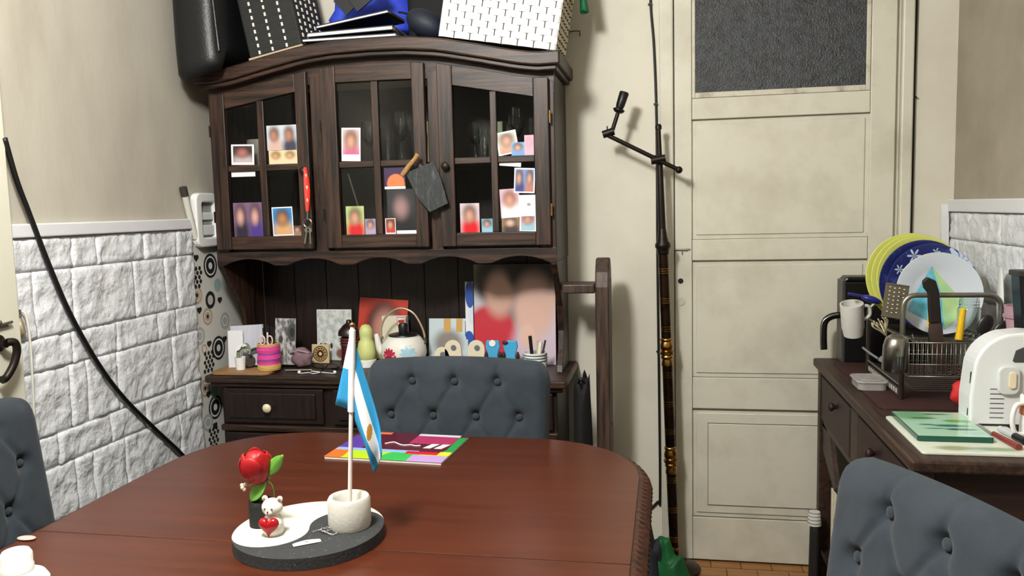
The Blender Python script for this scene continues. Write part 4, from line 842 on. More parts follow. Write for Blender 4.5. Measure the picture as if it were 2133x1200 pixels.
c2 = dup(CH); c2.location = (.165, 1.225, 0); c2.rotation_euler = (0, 0, -1.20); c2['label'] = 'grey button tufted chair between the dining table and the dark sideboard'
c3 = dup(CH); c3.location = (-1.42, 1.64, 0); c3.rotation_euler = (0, 0, PI / 2 + .03); c3['label'] = 'grey button tufted chair before the white stone cladding'
# ================================================================== things on the dining table
ZT = .7705
t = thing('stone_tray', 'round black and white stone tray shaped like a yin yang', 'tray', (-.737, 1.545, ZT))
def yy(sign, R):
    pts = [(R * math.cos(a), R * math.sin(a)) for a in lins(0, PI, 40)]
    pts += [(-R / 2 + R / 2 * math.cos(a), R / 2 * math.sin(a)) for a in lins(PI, 2 * PI, 20)][1:]
    pts += [(R / 2 + R / 2 * math.cos(a), R / 2 * math.sin(a)) for a in lins(PI, 0, 20)][1:-1]
    return [(x * sign, y * sign) for x, y in pts]
mst = mat('stone_white', (198, 196, 188), .75, var=(190, 188, 180), vscale=120, bump=.12, bscale=160, vlo=.6, vhi=.72)
msb = mat('stone_black', (42, 44, 46), .75, var=(120, 122, 122), vscale=150, bump=.2, bscale=160, vlo=.62, vhi=.72)
TRA = .42
for s_, m_, nm in ((1, mst, 'white_half'), (-1, msb, 'black_half')):
    g = G(); g.prism([(x * .996, y * .996) for x, y in yy(s_, .155)], 'z', 0, .024, T=Rz(TRA)); g.build(nm, m_, t, bevel=.005, seg=3)
ZY = ZT + .0245
t = thing('black_pot', 'small black stone pot standing on the white half of the tray', 'pot', (-.845, 1.548, ZY))
g = G(); g.lathe([(0, 0), (.0255, 0), (.026, .05), (.0245, .054), (.0215, .054), (.020, .046), (.020, .02), (0, .02)], seg=28); g.build('pot_body', mat('pot_black', (24, 26, 26), .7, bump=.3, bscale=90, var=(44, 46, 46), vscale=90, vlo=.6, vhi=.7), t, smooth=True)
t = thing('white_pot', 'white stone pot on the black half of the tray holding the flag', 'pot', (-.655, 1.565, ZY))
g = G(); g.lathe([(0, 0), (.042, 0), (.0445, .008), (.0445, .058), (.041, .064), (.035, .064), (.031, .058), (.030, .02), (0, .02)], seg=32); g.build('pot_body', mst, t, smooth=True)
# rose
t = thing('red_rose', 'artificial red rose with green leaves standing in the black pot', 'flower', (-.845, 1.548, ZY + .021))
g = G(); g.tube(spline([(0, 0, 0), (.002, -.004, .04), (-.002, -.01, .085)]), .0028, 8); g.build('stem', mat('stem_green', (62, 104, 40), .5), t, smooth='all')
mr_ = mat('rose_red', (172, 10, 20), .5, var=(130, 6, 14), vscale=30)
RC = Vector((-.001, -.012, .112))
g = G(); g.ball(RC, (.027, .027, .031), 20); g.build('rose_heart', mr_, t, smooth='all')
for k in range(7):
    a0 = k * 2 * PI / 7 + .3; hgt = (.036, .030, .040, .028, .036, .032, .042)[k]
    def pf(u, v, a0=a0, hgt=hgt, k=k):
        a = a0 + (u - .5) * 1.5; r = .0285 + .003 * (k % 2) + .004 * v * v * math.cos((u - .5) * 2); e = -1.1 + 2.0 * v * (1 - .35 * (2 * u - 1) ** 2)
        return (RC.x + r * math.cos(a) * math.cos(e * .85), RC.y + r * math.sin(a) * math.cos(e * .85), RC.z + hgt * math.sin(e))
    g = G(); g.grid(8, 8, pf); g.build('petal', mr_, t, smooth='all', solid=.0012)
def leaf(t, base, tip, wdt, bend, m_, nm='leaf'):
    b, e = Vector(base), Vector(tip); d = e - b; side = d.cross(Vector((0, -1, .25))).normalized()
    g = G(); g.grid(6, 12, lambda u, v: tuple(b + d * v + side * ((u - .5) * 2 * wdt * math.sin(PI * min(.98, v + .02)) ** .75) + Vector((0, bend * (abs(u - .5) * 2) * math.sin(PI * v) + bend * v * (1 - v) * 2, 0)))); g.build(nm, m_, t, smooth='all', solid=.0008)
ml_ = mat('leaf_green', (104, 160, 66), .4, var=(84, 142, 52), vscale=30)
leaf(t, (.012, -.01, .085), (.062, -.012, .135), .014, .006, ml_); leaf(t, (.02, -.012, .078), (-.012, -.02, .036), .013, -.006, ml_)
g = G(); g.tube(spline([(.004, -.004, .05), (.018, -.008, .075), (.028, -.01, .085)]), .0018, 6); g.tube(spline([(.02, -.01, .078), (.034, -.012, .07), (.038, -.012, .045)]), .0012, 6); g.build('twig', mat('stem_green', (62, 104, 40)), t)
g = G()
for x, y, z in ((-.03, -.02, .07), (-.024, -.022, .062), (-.022, -.02, .072), (-.027, -.024, .066)): g.ball((x, y, z), .0045, 8)
g.tube([(-.002, -.008, .07), (-.026, -.02, .068)], .0012, 5); g.build('bud_spray', mat('bud_cream', (206, 196, 170), .5), t, smooth='all')
# little bear with heart
t = thing('bear_figurine', 'small white ceramic bear holding a shiny red heart', 'figurine', (-.797, 1.505, ZY))
mb = mat('bear_white', (222, 218, 208), .4)
g = G(); g.lathe([(0, 0), (.019, 0), (.022, .012), (.020, .03), (.012, .044), (0, .048)], seg=20); g.ball((0, 0, .056), (.022, .019, .019), 20); g.build('bear_body', mb, t, smooth='all')
for s_ in (-1, 1):
    g = G(); g.ball((s_ * .0165, .002, .073), (.0065, .005, .0065), 12); g.build('ear', mb, t, smooth='all')
    g = G(); g.ball((s_ * .0165, -.002, .073), (.0035, .003, .0035), 8); g.build('inner_ear', mat('ear_brown', (150, 110, 90), .6), t, smooth='all')
    g = G(); g.ball((s_ * .0075, -.0178, .058), .0018, 8); g.build('eye', m_black, t, smooth='all')
    g = G(); g.ball((s_ * .018, -.012, .026), (.0065, .008, .007), 10); g.build('paw', mb, t, smooth='all')
g = G(); g.ball((0, -.0155, .05), (.009, .006, .007), 12); g.build('muzzle', mb, t, smooth='all')
g = G(); g.ball((0, -.0215, .0535), (.002, .0015, .0016), 8); g.tube([(0, -.0218, .052), (0, -.0216, .047)], .0005, 5); g.build('nose', m_black, t, smooth='all')
hp = [(16 * math.sin(a) ** 3, 13 * math.cos(a) - 5 * math.cos(2 * a) - 2 * math.cos(3 * a) - math.cos(4 * a)) for a in [2 * PI * k / 40 for k in range(40)]]
g = G(); lv = [(0, 1.0, -.001), (.35, .97, -.006), (.7, .8, -.010), (.9, .5, -.0125), (1.0, .0, -.0135)]
vs = []; sc_ = .00138
for _, s_, y in lv[:-1]: vs += [(x * sc_ * s_, y - .016, .024 + z * sc_ * s_) for x, z in hp]
vs.append((0, -.0295, .024)); fs = [(l * 40 + k, l * 40 + (k + 1) % 40, (l + 1) * 40 + (k + 1) % 40, (l + 1) * 40 + k) for l in range(3) for k in range(40)] + [(120 + k, 120 + (k + 1) % 40, 160) for k in range(40)] + [tuple(range(40))]
g.add(vs, fs); g.build('heart', m_red, t, smooth='all')
# flag
t = thing('flag', 'small light blue and white flag with a sun on a white stick', 'flag', (-.655, 1.565, ZY + .021))
g = G(); tilt = Vector((.026, -.004, .40)); g.tube([(0, 0, 0), tuple(tilt)], .0045, 10); g.build('stick', mat('stick_white', (236, 226, 222), .45), t, smooth=True)
g = G(); g.ball(tuple(tilt + Vector((0, 0, .004))), .006, 12); g.build('finial', m_brassb, t, smooth='all')
pp = lambda k: tilt * k
cb = (34, 138, 190); cw = (224, 226, 228)
sl_ = []
flag_m = paint(cw, [('r', -.2, .667, 1.2, 1.2, cb), ('r', -.2, -.2, 1.2, .333, cb), ('e', .55, .5, .06, .14, (176, 124, 40), .12)] + [('e', .55 + .058 * math.cos(a), .5 + .125 * math.sin(a), .011, .024, (176, 124, 40), .3) for a in [2 * PI * k / 12 for k in range(12)]], .7)
UPX = [(0, .0055), (.25, .0215), (.5, .0365), (.75, .0506), (1, .057)]; UPZ = [(0, .368), (.25, .296), (.5, .236), (.75, .180), (1, .140)]
LOX = [(0, .0), (.25, .010), (.5, .024), (.75, .033), (1, .037)]; LOZ = [(0, .206), (.25, .180), (.5, .146), (.75, .119), (1, .096)]
def cloth(u, v):
    # limp cloth falling from the sleeve: v from the lower to the upper edge, u from hoist to fly
    bx = pp(.72).x
    x = bx + .004 + interp(LOX, u) * (1 - v) + interp(UPX, u) * v; z = interp(LOZ, u) * (1 - v) + interp(UPZ, u) * v
    y = -.003 - .016 * math.sin(PI * v * 1.5 + .4) * math.sin(PI * min(1, u * 1.1 + .06)) + .008 * math.sin(6 * u + 4 * v) * u
    return (x, y, z)
g = G(); g.grid(26, 14, cloth); g.build('cloth', flag_m, t, smooth='all', solid=.0008)
g = G(); g.grid(4, 8, lambda u, v: (pp(.565 + .40 * v).x - .003 - u * (.034 - .030 * v), pp(.565 + .4 * v).y + .004 + .002 * u, pp(.565 + .40 * v).z + .010 * u * (1 - v))); g.build('back_fold', paint(cb, [('r', -.2, .52, 1.2, 1.2, cw)], .7), t, smooth='all', solid=.0008)
g = G(); a_, b_ = pp(.56), pp(.985); g.tube([tuple(a_), tuple(b_)], [.0072, .0066], 10); g.build('sleeve', mat('sleeve_white', (236, 238, 240), .6), t, smooth=True)
# paper slip and chain on the tray
g = G(); g.grid(10, 2, lambda u, v: ((u - .5) * .055, (v - .5) * .014, .0012 + .003 * math.sin(u * PI) * v)); tag(g.build('paper_slip', paint((206, 208, 208), [('e', .5, .6, .06, .2, (120, 124, 128), .3)], .3), loc=(-.706, 1.466, ZY), rot=(0, 0, .62), solid=.0006), 'short silvery paper slip on the black half of the tray', 'paper')
g = G(); pth = spline([(-.024, -.004, 0), (-.012, .008, 0), (.002, -.004, .002), (.012, .01, .002), (.004, .016, .003), (-.008, .002, .004), (.01, -.008, .002), (.024, -.012, 0), (.03, -.002, 0)], 8)
for k in range(0, len(pth) - 1, 2):
    p, q = Vector(pth[k]), Vector(pth[min(k + 2, len(pth) - 1)]); d = (q - p); c = (p + q) / 2; l = max(d.length, .002); d.normalize(); s_ = Vector((-d.y, d.x, 0)) if (k // 2) % 2 else Vector((0, 0, 1))
    g.tube([tuple(c + d * l * .7 * math.cos(a) + s_ * .0016 * math.sin(a) + Vector((0, 0, .002))) for a in [2 * PI * w_ / 8 for w_ in range(8)]], .0005, 5, True)
tag(g.build('silver_chain', mat('silver', (214, 216, 220), .2, metal=1.), smooth='all', loc=(-.695, 1.522, ZY)), 'fine silver chain heaped beside the white pot', 'chain')
# magazines
mgm = [('r', 0, 0, 1, .32, (176, 210, 44)), ('e', .05, .08, .10, .3, (232, 110, 40), .05), ('e', .62, .12, .16, .2, (58, 176, 84), .05), ('r', .70, 0, 1, .22, (184, 150, 208)), ('r', .0, .27, .72, .36, (140, 176, 222)), ('r', .62, .24, .90, .34, (196, 30, 46)), ('r', .9, .24, 1, .40, (206, 216, 60)), ('r', 0, .36, .22, .85, (88, 60, 160)), ('r', .02, .86, .3, 1, (222, 116, 70)), ('r', .93, .36, 1, .92, (40, 150, 70)), ('r', .55, .92, .93, 1, (206, 210, 226)), ('r', .2, .36, .93, .92, (84, 26, 44)), ('r', .55, .62, .93, .92, (168, 52, 96))]
t = thing('magazine', 'colourful magazine with a maroon cover lying on the dining table', 'magazine', (-.757, 2.195, ZT), (0, 0, -.06))
g = G(); g.box(-.17, .17, -.13, .125, 0, .006); g.build('pages', mat('magazine_pages', (226, 222, 216), .7), t)
g = G(); g.grid(1, 1, lambda u, v: (-.172 + u * .344, -.132 + v * .259, .0066)); g.build('cover', paint((84, 26, 44), mgm, .25), t)
g = G(); g.tube(spline([(-.05, .012, .0072), (-.03, .03, .0072), (-.005, .012, .0072), (.012, .006, .0072), (.03, .012, .0072), (.045, .006, .0072), (.06, .01, .0072)], 6), .0018, 5); g.build('script_print', mat('print_white', (230, 224, 222), .5), t)
for x in (.075, .108): g = G(); g.prism([(x, -.012), (x + .022, -.012), (x + .036, .03), (x + .014, .03)], 'z', .0067, .0072); g.build('block_print', mat('print_white', (230, 224, 222)), t)
# white bottle at the table corner
t = thing('white_bottle', 'white plastic bottle with a domed ribbed cap on the table', 'bottle', (-1.198, 1.275, ZT))
g = G(); g.lathe([(0, 0), (.05, 0), (.053, .004), (.046, .016), (.030, .024), (.022, .028), (0, .028)], seg=28); g.build('bottle_body', m_white, t, smooth=True)
g = G(); g.lathe([(.024, .024), (.0285, .026), (.0285, .036), (.027, .038), (.0275, .056), (.023, .064), (.012, .068), (0, .069)], seg=28); g.build('cap', m_white, t, smooth=True)
g = G(); g.ball((0, 0, 0), (.022, .012, .003), 14); tag(g.build('pink_eraser', mat('eraser_pink', (206, 160, 156), .6), smooth='all', loc=(-1.345, 1.463, ZT + .003)), 'flat pale pink oval lying at the table corner', 'eraser')
g = G(); g.lathe([(0, 0), (.05, 0), (.055, .006), (.05, .010), (0, .010)], seg=24); tag(g.build('lace_coaster', mat('lace_cream', (206, 200, 184), .9, bump=.8, bscale=200), smooth=True, loc=(-1.33, 1.275, ZT)), 'cream textured coaster beside the white bottle', 'coaster')
# heap of green cloth by the lamp foot
t = thing('cloth_heap', 'heap of green and dark cloth around the foot of the floor lamp', 'cloth', (-.02, 2.97, 0))
def heap(cx_, cy_, rx, ry, h, ph, m_, nm):
    g = G(); g.grid(26, 14, lambda u, v: (cx_ + rx * (1 - v * .92) * math.cos(2 * PI * u) * (1 + .14 * math.sin(5 * 2 * PI * u + ph)), cy_ + ry * (1 - v * .92) * math.sin(2 * PI * u) * (1 + .14 * math.sin(4 * 2 * PI * u + ph * 2)), h * (v ** .7) * (1 + .22 * math.sin(3 * 2 * PI * u + ph) * (1 - v) + .12 * math.sin(14 * v + ph))))
    n0 = len(g.v); g.add([(cx_, cy_, h * 1.0)], []); g.f += [(14 * 27 + i, 14 * 27 + i + 1, n0) for i in range(26)]; g.m += [0] * 26
    g.f += [tuple(range(25, -1, -1))]; g.m += [0]
    g.build(nm, m_, t, smooth='all', weld=True)
heap(-.055, .0, .085, .10, .26, .4, mat('cloth_dark', (34, 38, 46), .9), 'dark_fold')
heap(.0, .03, .11, .10, .20, 1.7, mat('cloth_green', (14, 92, 44), .6, var=(10, 60, 32), vscale=10), 'green_fold')
heap(.06, -.10, .13, .10, .11, 2.9, mat('cloth_deep', (16, 44, 30), .8), 'deep_fold')
heap(-.05, -.16, .10, .10, .10, 4.1, mat('cloth_navy', (22, 24, 34), .9), 'navy_fold')
# ================================================================== sideboard on the right
SB = thing('sideboard', 'old dark wooden sideboard with drawers against the stone clad wall', 'sideboard', (.80, 2.615, 0))
def sb(name, x0, x1, y0, y1, z0, z1, m, par=SB, bevel=.004): g = G(); g.box(x0 - .80, x1 - .80, y0 - 2.615, y1 - 2.615, z0, z1); return g.build(name, m, par, bevel=bevel)
sb('top', .55, 1.022, 1.968, 3.255, .820, .850, m_rt, bevel=.006)
for x0, x1 in ((.565, .61), (.965, 1.01)):
    for y0, y1 in ((1.995, 2.04), (3.19, 3.235)): sb('leg', x0, x1, y0, y1, 0, .82, m_rt)
sb('back_panel', .985, .997, 2.04, 3.19, .25, .82, m_rtd); sb('end_panel', .61, .965, 2.005, 2.02, .60, .82, m_rtd); sb('end_panel', .61, .965, 3.205, 3.22, .60, .82, m_rtd)
sb('drawer_rail', .575, .592, 2.04, 3.19, .795, .82, m_rt); sb('drawer_rail', .575, .592, 2.04, 3.19, .60, .625, m_rt); sb('drawer_divider', .572, .592, 2.60, 2.70, .625, .795, m_rt)
for y0, y1 in ((2.705, 3.185), (2.045, 2.595)):
    D = sb('drawer', .570, .590, y0, y1, .628, .792, m_rtd)
    g = G(); g.lathe([(.006, 0), (.008, .006), (.016, .014), (.016, .02), (.010, .026), (0, .027)], seg=14, T=Tr(.570 - .80, (y0 + y1) / 2 - 2.615 - (.03 if y0 > 2.6 else -.06), .742) @ Ry(-PI / 2)); g.build('knob', m_rtd, D, smooth=True)
sb('low_shelf', .575, .985, 2.02, 3.21, .10, .12, m_rtd)
g = G(); g.prism([(3.19 - 2.615, .62), (3.05 - 2.615, .60), (2.93 - 2.615, .45), (2.96 - 2.615, .43), (3.19 - 2.615, .52)], 'x', .575 - .80, .592 - .80); g.build('brace', m_rt, SB)
# white woven basket on the low shelf
t = thing('lattice_basket', 'white lattice basket with dark gaps under the sideboard', 'basket', (.70, 2.98, .1205))
g = G(); g.box(-.095, .095, -.14, .14, .002, .26); g.build('basket_core', mat('gap_dark', (26, 22, 18), .9), t)
mlb = mat('lattice_white', (214, 206, 186), .6)
for k in range(8):
    z = k * .034
    g = G()
    g.box(-.10, -.094, -.145, .145, z, z + .02); g.box(-.10, .10, -.145, -.139, z, z + .02); g.build('lattice_band', mlb, t)
for k in range(7):
    y = -.142 + k * .045
    g = G(); g.box(-.102, -.095, y, y + .02, 0, .262); g.build('lattice_upright', mlb, t)
t = thing('dark_bundle', 'dark bundle on the floor between the door and the sideboard leg', 'bundle', (.540, 3.13, 0))
g = G(); g.grid(20, 10, lambda u, v: (.020 * (1 - .2 * v) * math.cos(2 * PI * u) * (1 + .1 * math.sin(12 * u)), .05 * (1 - .3 * v) * math.sin(2 * PI * u), .235 * v + .004 * math.sin(20 * u) * (1 if v < .95 else 0) * v)); n0 = len(g.v); g.f += [tuple(range(19, -1, -1)), tuple(10 * 21 + i for i in range(20))]; g.m += [0, 0]
g.build('bundle_body', mat('bundle_black', (20, 18, 18), .8), t, smooth='all', weld=True)
t = thing('ribbed_cup', 'ribbed white cup upside down on the dark bundle by the door', 'cup', (.540, 3.13, .2375))
g = G(); g.lathe([(0, 0), (.025, 0), (.0245, .012), (.0225, .04), (.021, .05), (0, .05)], seg=20); g.build('cup_body', mat('rib_white', (206, 206, 200), .5), t, smooth=True)
for k in range(4): g = G(); g.tube([((.0252 - .0013 * k) * math.cos(a), (.0252 - .0013 * k) * math.sin(a), .010 + k * .013) for a in [2 * PI * q / 20 for q in range(20)]], .0016, 5, True); g.build('rib', mat('rib_dark', (110, 110, 106), .6), t)
ZS = .8505
t = thing('placemat', 'dark reddish brown placemat under the dish rack', 'mat', (.80, 2.80, ZS))
G().prism([(x, y) for x, y in rrect(.40, .70, .02)], 'z', 0, .003).build('mat_sheet', mat('mat_brown', (58, 30, 28), .6, bump=.2, bscale=200), t)
ZM = ZS + .0032
# air fryer
t = thing('air_fryer', 'black boxy air fryer with a grey edged handle beside the door', 'air fryer', (.79, 3.205, ZS))
# body stands behind the mat
g = G(); g.box(-.155, .155, -.045, .045, .0, .30); g.prism([(-.155, .30), (.155, .30), (.14, .318), (-.14, .318)], 'y', -.045, .045); g.build('fryer_body', mat('fryer_black', (13, 13, 14), .35), t, bevel=.006)
g = G(); g.box(-.157, -.145, -.047, .047, .0, .305); g.build('fryer_edge', mat('fryer_grey', (60, 58, 56), .4), t, bevel=.003)
g = G(); g.tube(spline([(-.155, -.02, .175), (-.19, -.02, .168), (-.213, -.02, .145), (-.216, -.02, .09), (-.214, -.02, .045)]), .0125, 10); g.build('fryer_handle', m_black, t, smooth='all')
g = G(); g.tube(spline([(-.165, -.033, .178), (-.198, -.033, .170), (-.222, -.033, .147), (-.226, -.033, .09), (-.224, -.033, .045)]), .004, 8); g.build('handle_trim', m_chrome, t, smooth='all')
# dish rack
DRk = thing('dish_rack', 'two tier steel dish rack with arched ends on the sideboard', 'dish rack', (.82, 2.78, ZM))
X0, X1, YA, YZ = -.135, .13, -.21, .20
HT = .312
def arch(y, h): return [(X0, y, 0), (X0, y, h - .05)] + [(X0 + .035 - .035 * math.cos(a), y, h - .035 + .035 * math.sin(a)) for a in lins(0.2, PI / 2, 6)] + [(X1 - .035 + .035 * math.sin(a), y, h - .035 + .035 * math.cos(a)) for a in lins(0, PI / 2 - .2, 6)] + [(X1, y, h - .05), (X1, y, 0)]
for y in (YA, YZ): g = G(); g.tube(arch(y, HT if y == YA else .24), .0075, 10); g.build('end_frame', m_steel2, DRk, smooth='all')
for z in (.185, .04):
    for x in (X0, X1): g = G(); g.tube([(x, YA, z), (x, YZ, z)], .004, 8); g.build('side_rail', m_steel2, DRk, smooth=True)
    for k in range(13): y = YA + .02 + k * (YZ - YA - .04) / 12; g = G(); g.tube([(X0, y, z), (X0 + .05, y, z - .018), (X1 - .05, y, z - .018), (X1, y, z)], .0018, 6); g.build('rack_wire', m_chrome, DRk, smooth=True)
g = G(); g.box(X0 - .003, X0 + .001, YA + .02, YZ - .02, .006, .028); g.build('drip_side', m_steel2, DRk)
g = G()
for k in range(14): y = YA + .035 + k * .026; g.box(X0 - .0036, X0 - .0028, y, y + .014, .010, .024)
o = g.build('drip_slots', mat('slot_light', (196, 192, 184), .4), DRk)
# cutlery basket on the near end
CB = thing('cutlery_basket', 'wire cutlery basket hooked to the near end of the dish rack', 'basket', (.80, 2.517, .94))
def wire(pts, r=.0013, cl=False, nm='wire'): g = G(); g.tube(pts, r, 6, cl); g.build(nm, m_steel2, CB, smooth='all')
cx0, cx1, cy0, cy1 = -.118, .105, -.03, .03
for z in (.0, .035, .065, .098): wire([(cx0, cy0, z), (cx1, cy0, z), (cx1, cy1, z), (cx0, cy1, z)], .002 if z in (0, .098) else .0012, True, 'basket_hoop')
for k in range(19): x = cx0 + k * (cx1 - cx0) / 18; wire([(x, cy0, .098), (x, cy0, 0), (x, cy1, 0), (x, cy1, .098)], .0011)
for x in (cx0 + .03, cx1 - .03): wire(spline([(x, cy1, .098), (x, cy1 + .012, .10), (x, cy1 + .022, .11)], 3), .002, nm='hook')
# cutlery
t = thing('kitchen_knife', 'big kitchen knife with a black handle standing in the cutlery basket', 'knife', (.772, 2.512, .9425), (0, -.10, 0))
g = G(); g.prism([(-.017, .15), (.016, .15), (.016, .24), (.01, .272), (-.012, .285), (-.026, .275), (-.024, .255), (-.014, .24), (-.016, .20)], 'y', -.007, .007); g.build('handle', mat('knife_handle', (24, 16, 14), .5), t, bevel=.004)
g = G(); g.prism([(-.019, .02), (.018, .0), (.018, .15), (-.018, .15)], 'y', -.0012, .0012); g.build('blade', mat('blade_brown', (92, 76, 70), .3, metal=.7), t)
for x, zl, tl, lb in ((.815, .19, .10, 'slim yellow handled knife in the cutlery basket'), (.750, .225, -.0, 'yellow handled knife behind the big kitchen knife')):
    t = thing('yellow_knife', lb, 'knife', (x, 2.525, .9425), (0, tl, 0), 'yellow knives in the basket')
    g = G(); g.tube([(0, 0, zl - .09), (0, 0, zl)], [.011, .009], 8); g.build('handle', mat('yellow_plastic', (220, 178, 30), .4), t, smooth=True)
    g = G(); g.box(-.007, .007, -.001, .001, .002, zl - .088); g.build('blade', m_chrome, t)
for k, (x, tl, lb) in enumerate(((.862, .42, 'black serving spoon leaning out of the cutlery basket'), (.88, .62, 'dark slotted turner leaning out of the cutlery basket'))):
    t = thing('serving_utensil', lb, 'utensil', (x - .03, 2.52, .952), (0, tl, 0), 'dark utensils in the basket')
    g = G(); g.tube([(0, 0, 0), (0, 0, .12)], .005, 8); g.build('handle', m_black, t, smooth=True)
    g = G(); g.ball((0, 0, .145), (.02, .006, .032), 14); g.build('head', mat('utensil_dark', (34, 30, 30), .35), t, smooth='all')
# steel cup over the near post, ladle, grater, mug, spoon, forks
t = thing('steel_cup', 'dull steel cup hung upside down over the rack corner', 'cup', (.655, 2.525, .952), (.12, .0, 0))
g = G(); g.lathe([(.036, 0), (.037, .002), (.036, .07), (.030, .095), (.015, .106), (0, .108)], seg=26); g.build('cup_body', m_chrome, t, smooth='all')
g = G()
for k in range(5): g.box(-.018 + k * .008, -.013 + k * .008, -.0375, -.036, .012, .05)
g.build('cup_slots', mat('slot_dark', (40, 40, 40), .6), t)
t = thing('grey_ladle', 'grey ladle lying on the lower tier of the dish rack', 'ladle', (.672, 2.70, .905), (0, 0, 0))
g = G(); g.grid(20, 8, lambda u, v: ((.034 * math.sin(v * PI / 2)) * math.cos(2 * PI * u) - .0, .034 * math.sin(v * PI / 2) * math.sin(2 * PI * u), .030 + .03 * math.cos(v * PI / 2))); g.v = [tuple(Ry(.35) @ Vector(p)) for p in g.v]; g.build('bowl', mat('ladle_grey', (112, 116, 124), .35), t, smooth='all', weld=True, solid=.002)
g = G(); g.tube(spline([(-.02, .01, .045), (-.035, .04, .055), (-.04, .12, .06)]), .004, 8); g.build('handle', mat('ladle_grey', (112, 116, 124)), t, smooth='all')
t = thing('grater', 'flat steel grater propped against the white plate', 'grater', (.672, 2.625, 1.092), (-.18, .16, 0))
g = G(); g.box(-.034, .034, -.001, .001, 0, .10); g.build('grater_plate', mat('grater_steel', (120, 114, 98), .35, metal=.7), t)
g = G()
for i in range(4):
    for j in range(7): g.ball((-.02 + i * .0135, -.0012, .016 + j * .0125 - .002 * (i % 2)), (.0028, .001, .0018), 6)
o = g.build('grater_holes', mat('hole_light', (226, 222, 206), .4), t); o['kind'] = 'stuff'
g = G(); g.tube([(-.034, 0, 0), (.034, 0, 0)], .003, 6); g.tube([(-.034, 0, .10), (.034, 0, .10)], .003, 6); g.build('grater_edge', m_steel2, t)
t = thing('white_mug', 'white mug hung upside down and tilted on the rack rail', 'mug', (.625, 2.93, .988), (.25, -.12, 0))
g = G(); g.lathe([(0, .006), (.024, .006), (.027, 0), (.031, .002), (.033, .012), (.033, .018), (.0365, .03), (.0375, .118), (.034, .118), (.033, .03), (0, .02)], seg=28); g.build('mug_body', mat('mug_white', (214, 214, 208), .3), t, smooth=True)
g = G(); g.tube(spline([(.034, 0, .105), (.054, 0, .10), (.056, 0, .07), (.036, 0, .055)]), .006, 8); g.build('mug_handle', mat('mug_white', (214, 214, 208)), t, smooth='all')
t = thing('blue_spoon', 'dark blue plastic spoon lying over the mug and rack rail', 'spoon', (.668, 2.88, 1.118), (0, .32, 0))
g = G(); g.ball((.0, 0, 0), (.034, .02, .012), 16); g.build('spoon_bowl', mat('spoon_blue', (34, 38, 128), .35), t, smooth='all')
g = G(); g.tube([(-.03, 0, .002), (-.075, .0, -.004)], .0045, 8); g.build('spoon_handle', mat('spoon_blue', (34, 38, 128)), t, smooth=True)
t = thing('fork_cluster', 'tied cluster of pale fork heads beside the grater', 'forks', (.662, 2.655, 1.03), (0, -.45, 0))
for k in range(9):
    a = k * 2 * PI / 9; g = G(); g.tube(spline([(0, 0, 0), (.010 * math.cos(a), .01 * math.sin(a), .022), (.024 * math.cos(a), .02 * math.sin(a), .042), (.02 * math.cos(a), .02 * math.sin(a), .055)], 3), .0022, 6); g.build('tine', mat('fork_pale', (196, 184, 150), .35, metal=.4), t, smooth='all')
# plates standing in the upper tier
def plate(label, x, y, zc_, R, m_, tilt, yaw=0., group=None, deco=None):
    t = thing('plate', label, 'plate', (x, y, zc_), (0, 0, yaw), group)
    T = Rx(PI / 2 - tilt)
    g = G(); g.lathe([(0, -.004), (R * .55, -.004), (R * .62, .0), (R * .97, .016), (R, .018), (R * .99, .021), (R * .95, .020), (R * .62, .006), (R * .55, .002), (0, .002)], seg=44, T=T); g.build('dish', m_, t, smooth=True)
    if deco: deco(t, T, R)
    return t
myl = mat('plate_yellow', (206, 210, 110), .35); mbl = mat('plate_blue', (32, 40, 98), .3, var=(70, 82, 140), vscale=22, vlo=.55, vhi=.7); mwp = mat('plate_white', (196, 204, 214), .25)
for k in range(3): plate(('yellow plate at the back of the dish rack', 'yellow plate between the other two yellow plates', 'yellow plate next to the blue plates in the rack')[k], .805 + .008 * k, 2.955 - k * .027, 1.182, .150 - .003 * k, myl, .16, .12, 'yellow plates in the rack')
def flower(t, T, R):
    for (ang, n_, s_) in ((.75, 9, 1.35), (2.05, 6, .55), (1.45, 5, .3), (2.6, 6, .4)):
        cx_, cy_ = R * .82 * math.cos(ang), R * .82 * math.sin(ang); g = G()
        for k in range(n_):
            a = 2 * PI * k / n_; L_ = .042 * s_
            pts = [(0, 0), (L_ * .5, -L_ * .16), (L_ * .95, -L_ * .12), (L_, 0), (L_ * .95, L_ * .12), (L_ * .5, L_ * .16)]; vs = []
            for u, w_ in pts:
                px_, py_ = cx_ + u * math.cos(a) - w_ * math.sin(a), cy_ + u * math.sin(a) + w_ * math.cos(a); r_ = math.hypot(px_, py_)
                if r_ > R * .985: px_, py_ = px_ * R * .985 / r_, py_ * R * .985 / r_; r_ = R * .985
                zz = interp([(R * .55, .003), (R * .62, .0072), (R * .95, .0212), (R, .0218)], r_); vs.append(T @ Vector((px_, py_, zz)))
            g.add(vs, [tuple(range(6))])
        g.build('painted_flower', mat('flower_pale', (186, 200, 222), .35), t)
plate('blue patterned plate behind the other blue one', .822, 2.862, 1.168, .145, mbl, .16, .10, 'blue plates in the rack')
plate('blue plate with pale painted flowers on its rim', .838, 2.832, 1.160, .142, mbl, .16, .06, 'blue plates in the rack', flower)
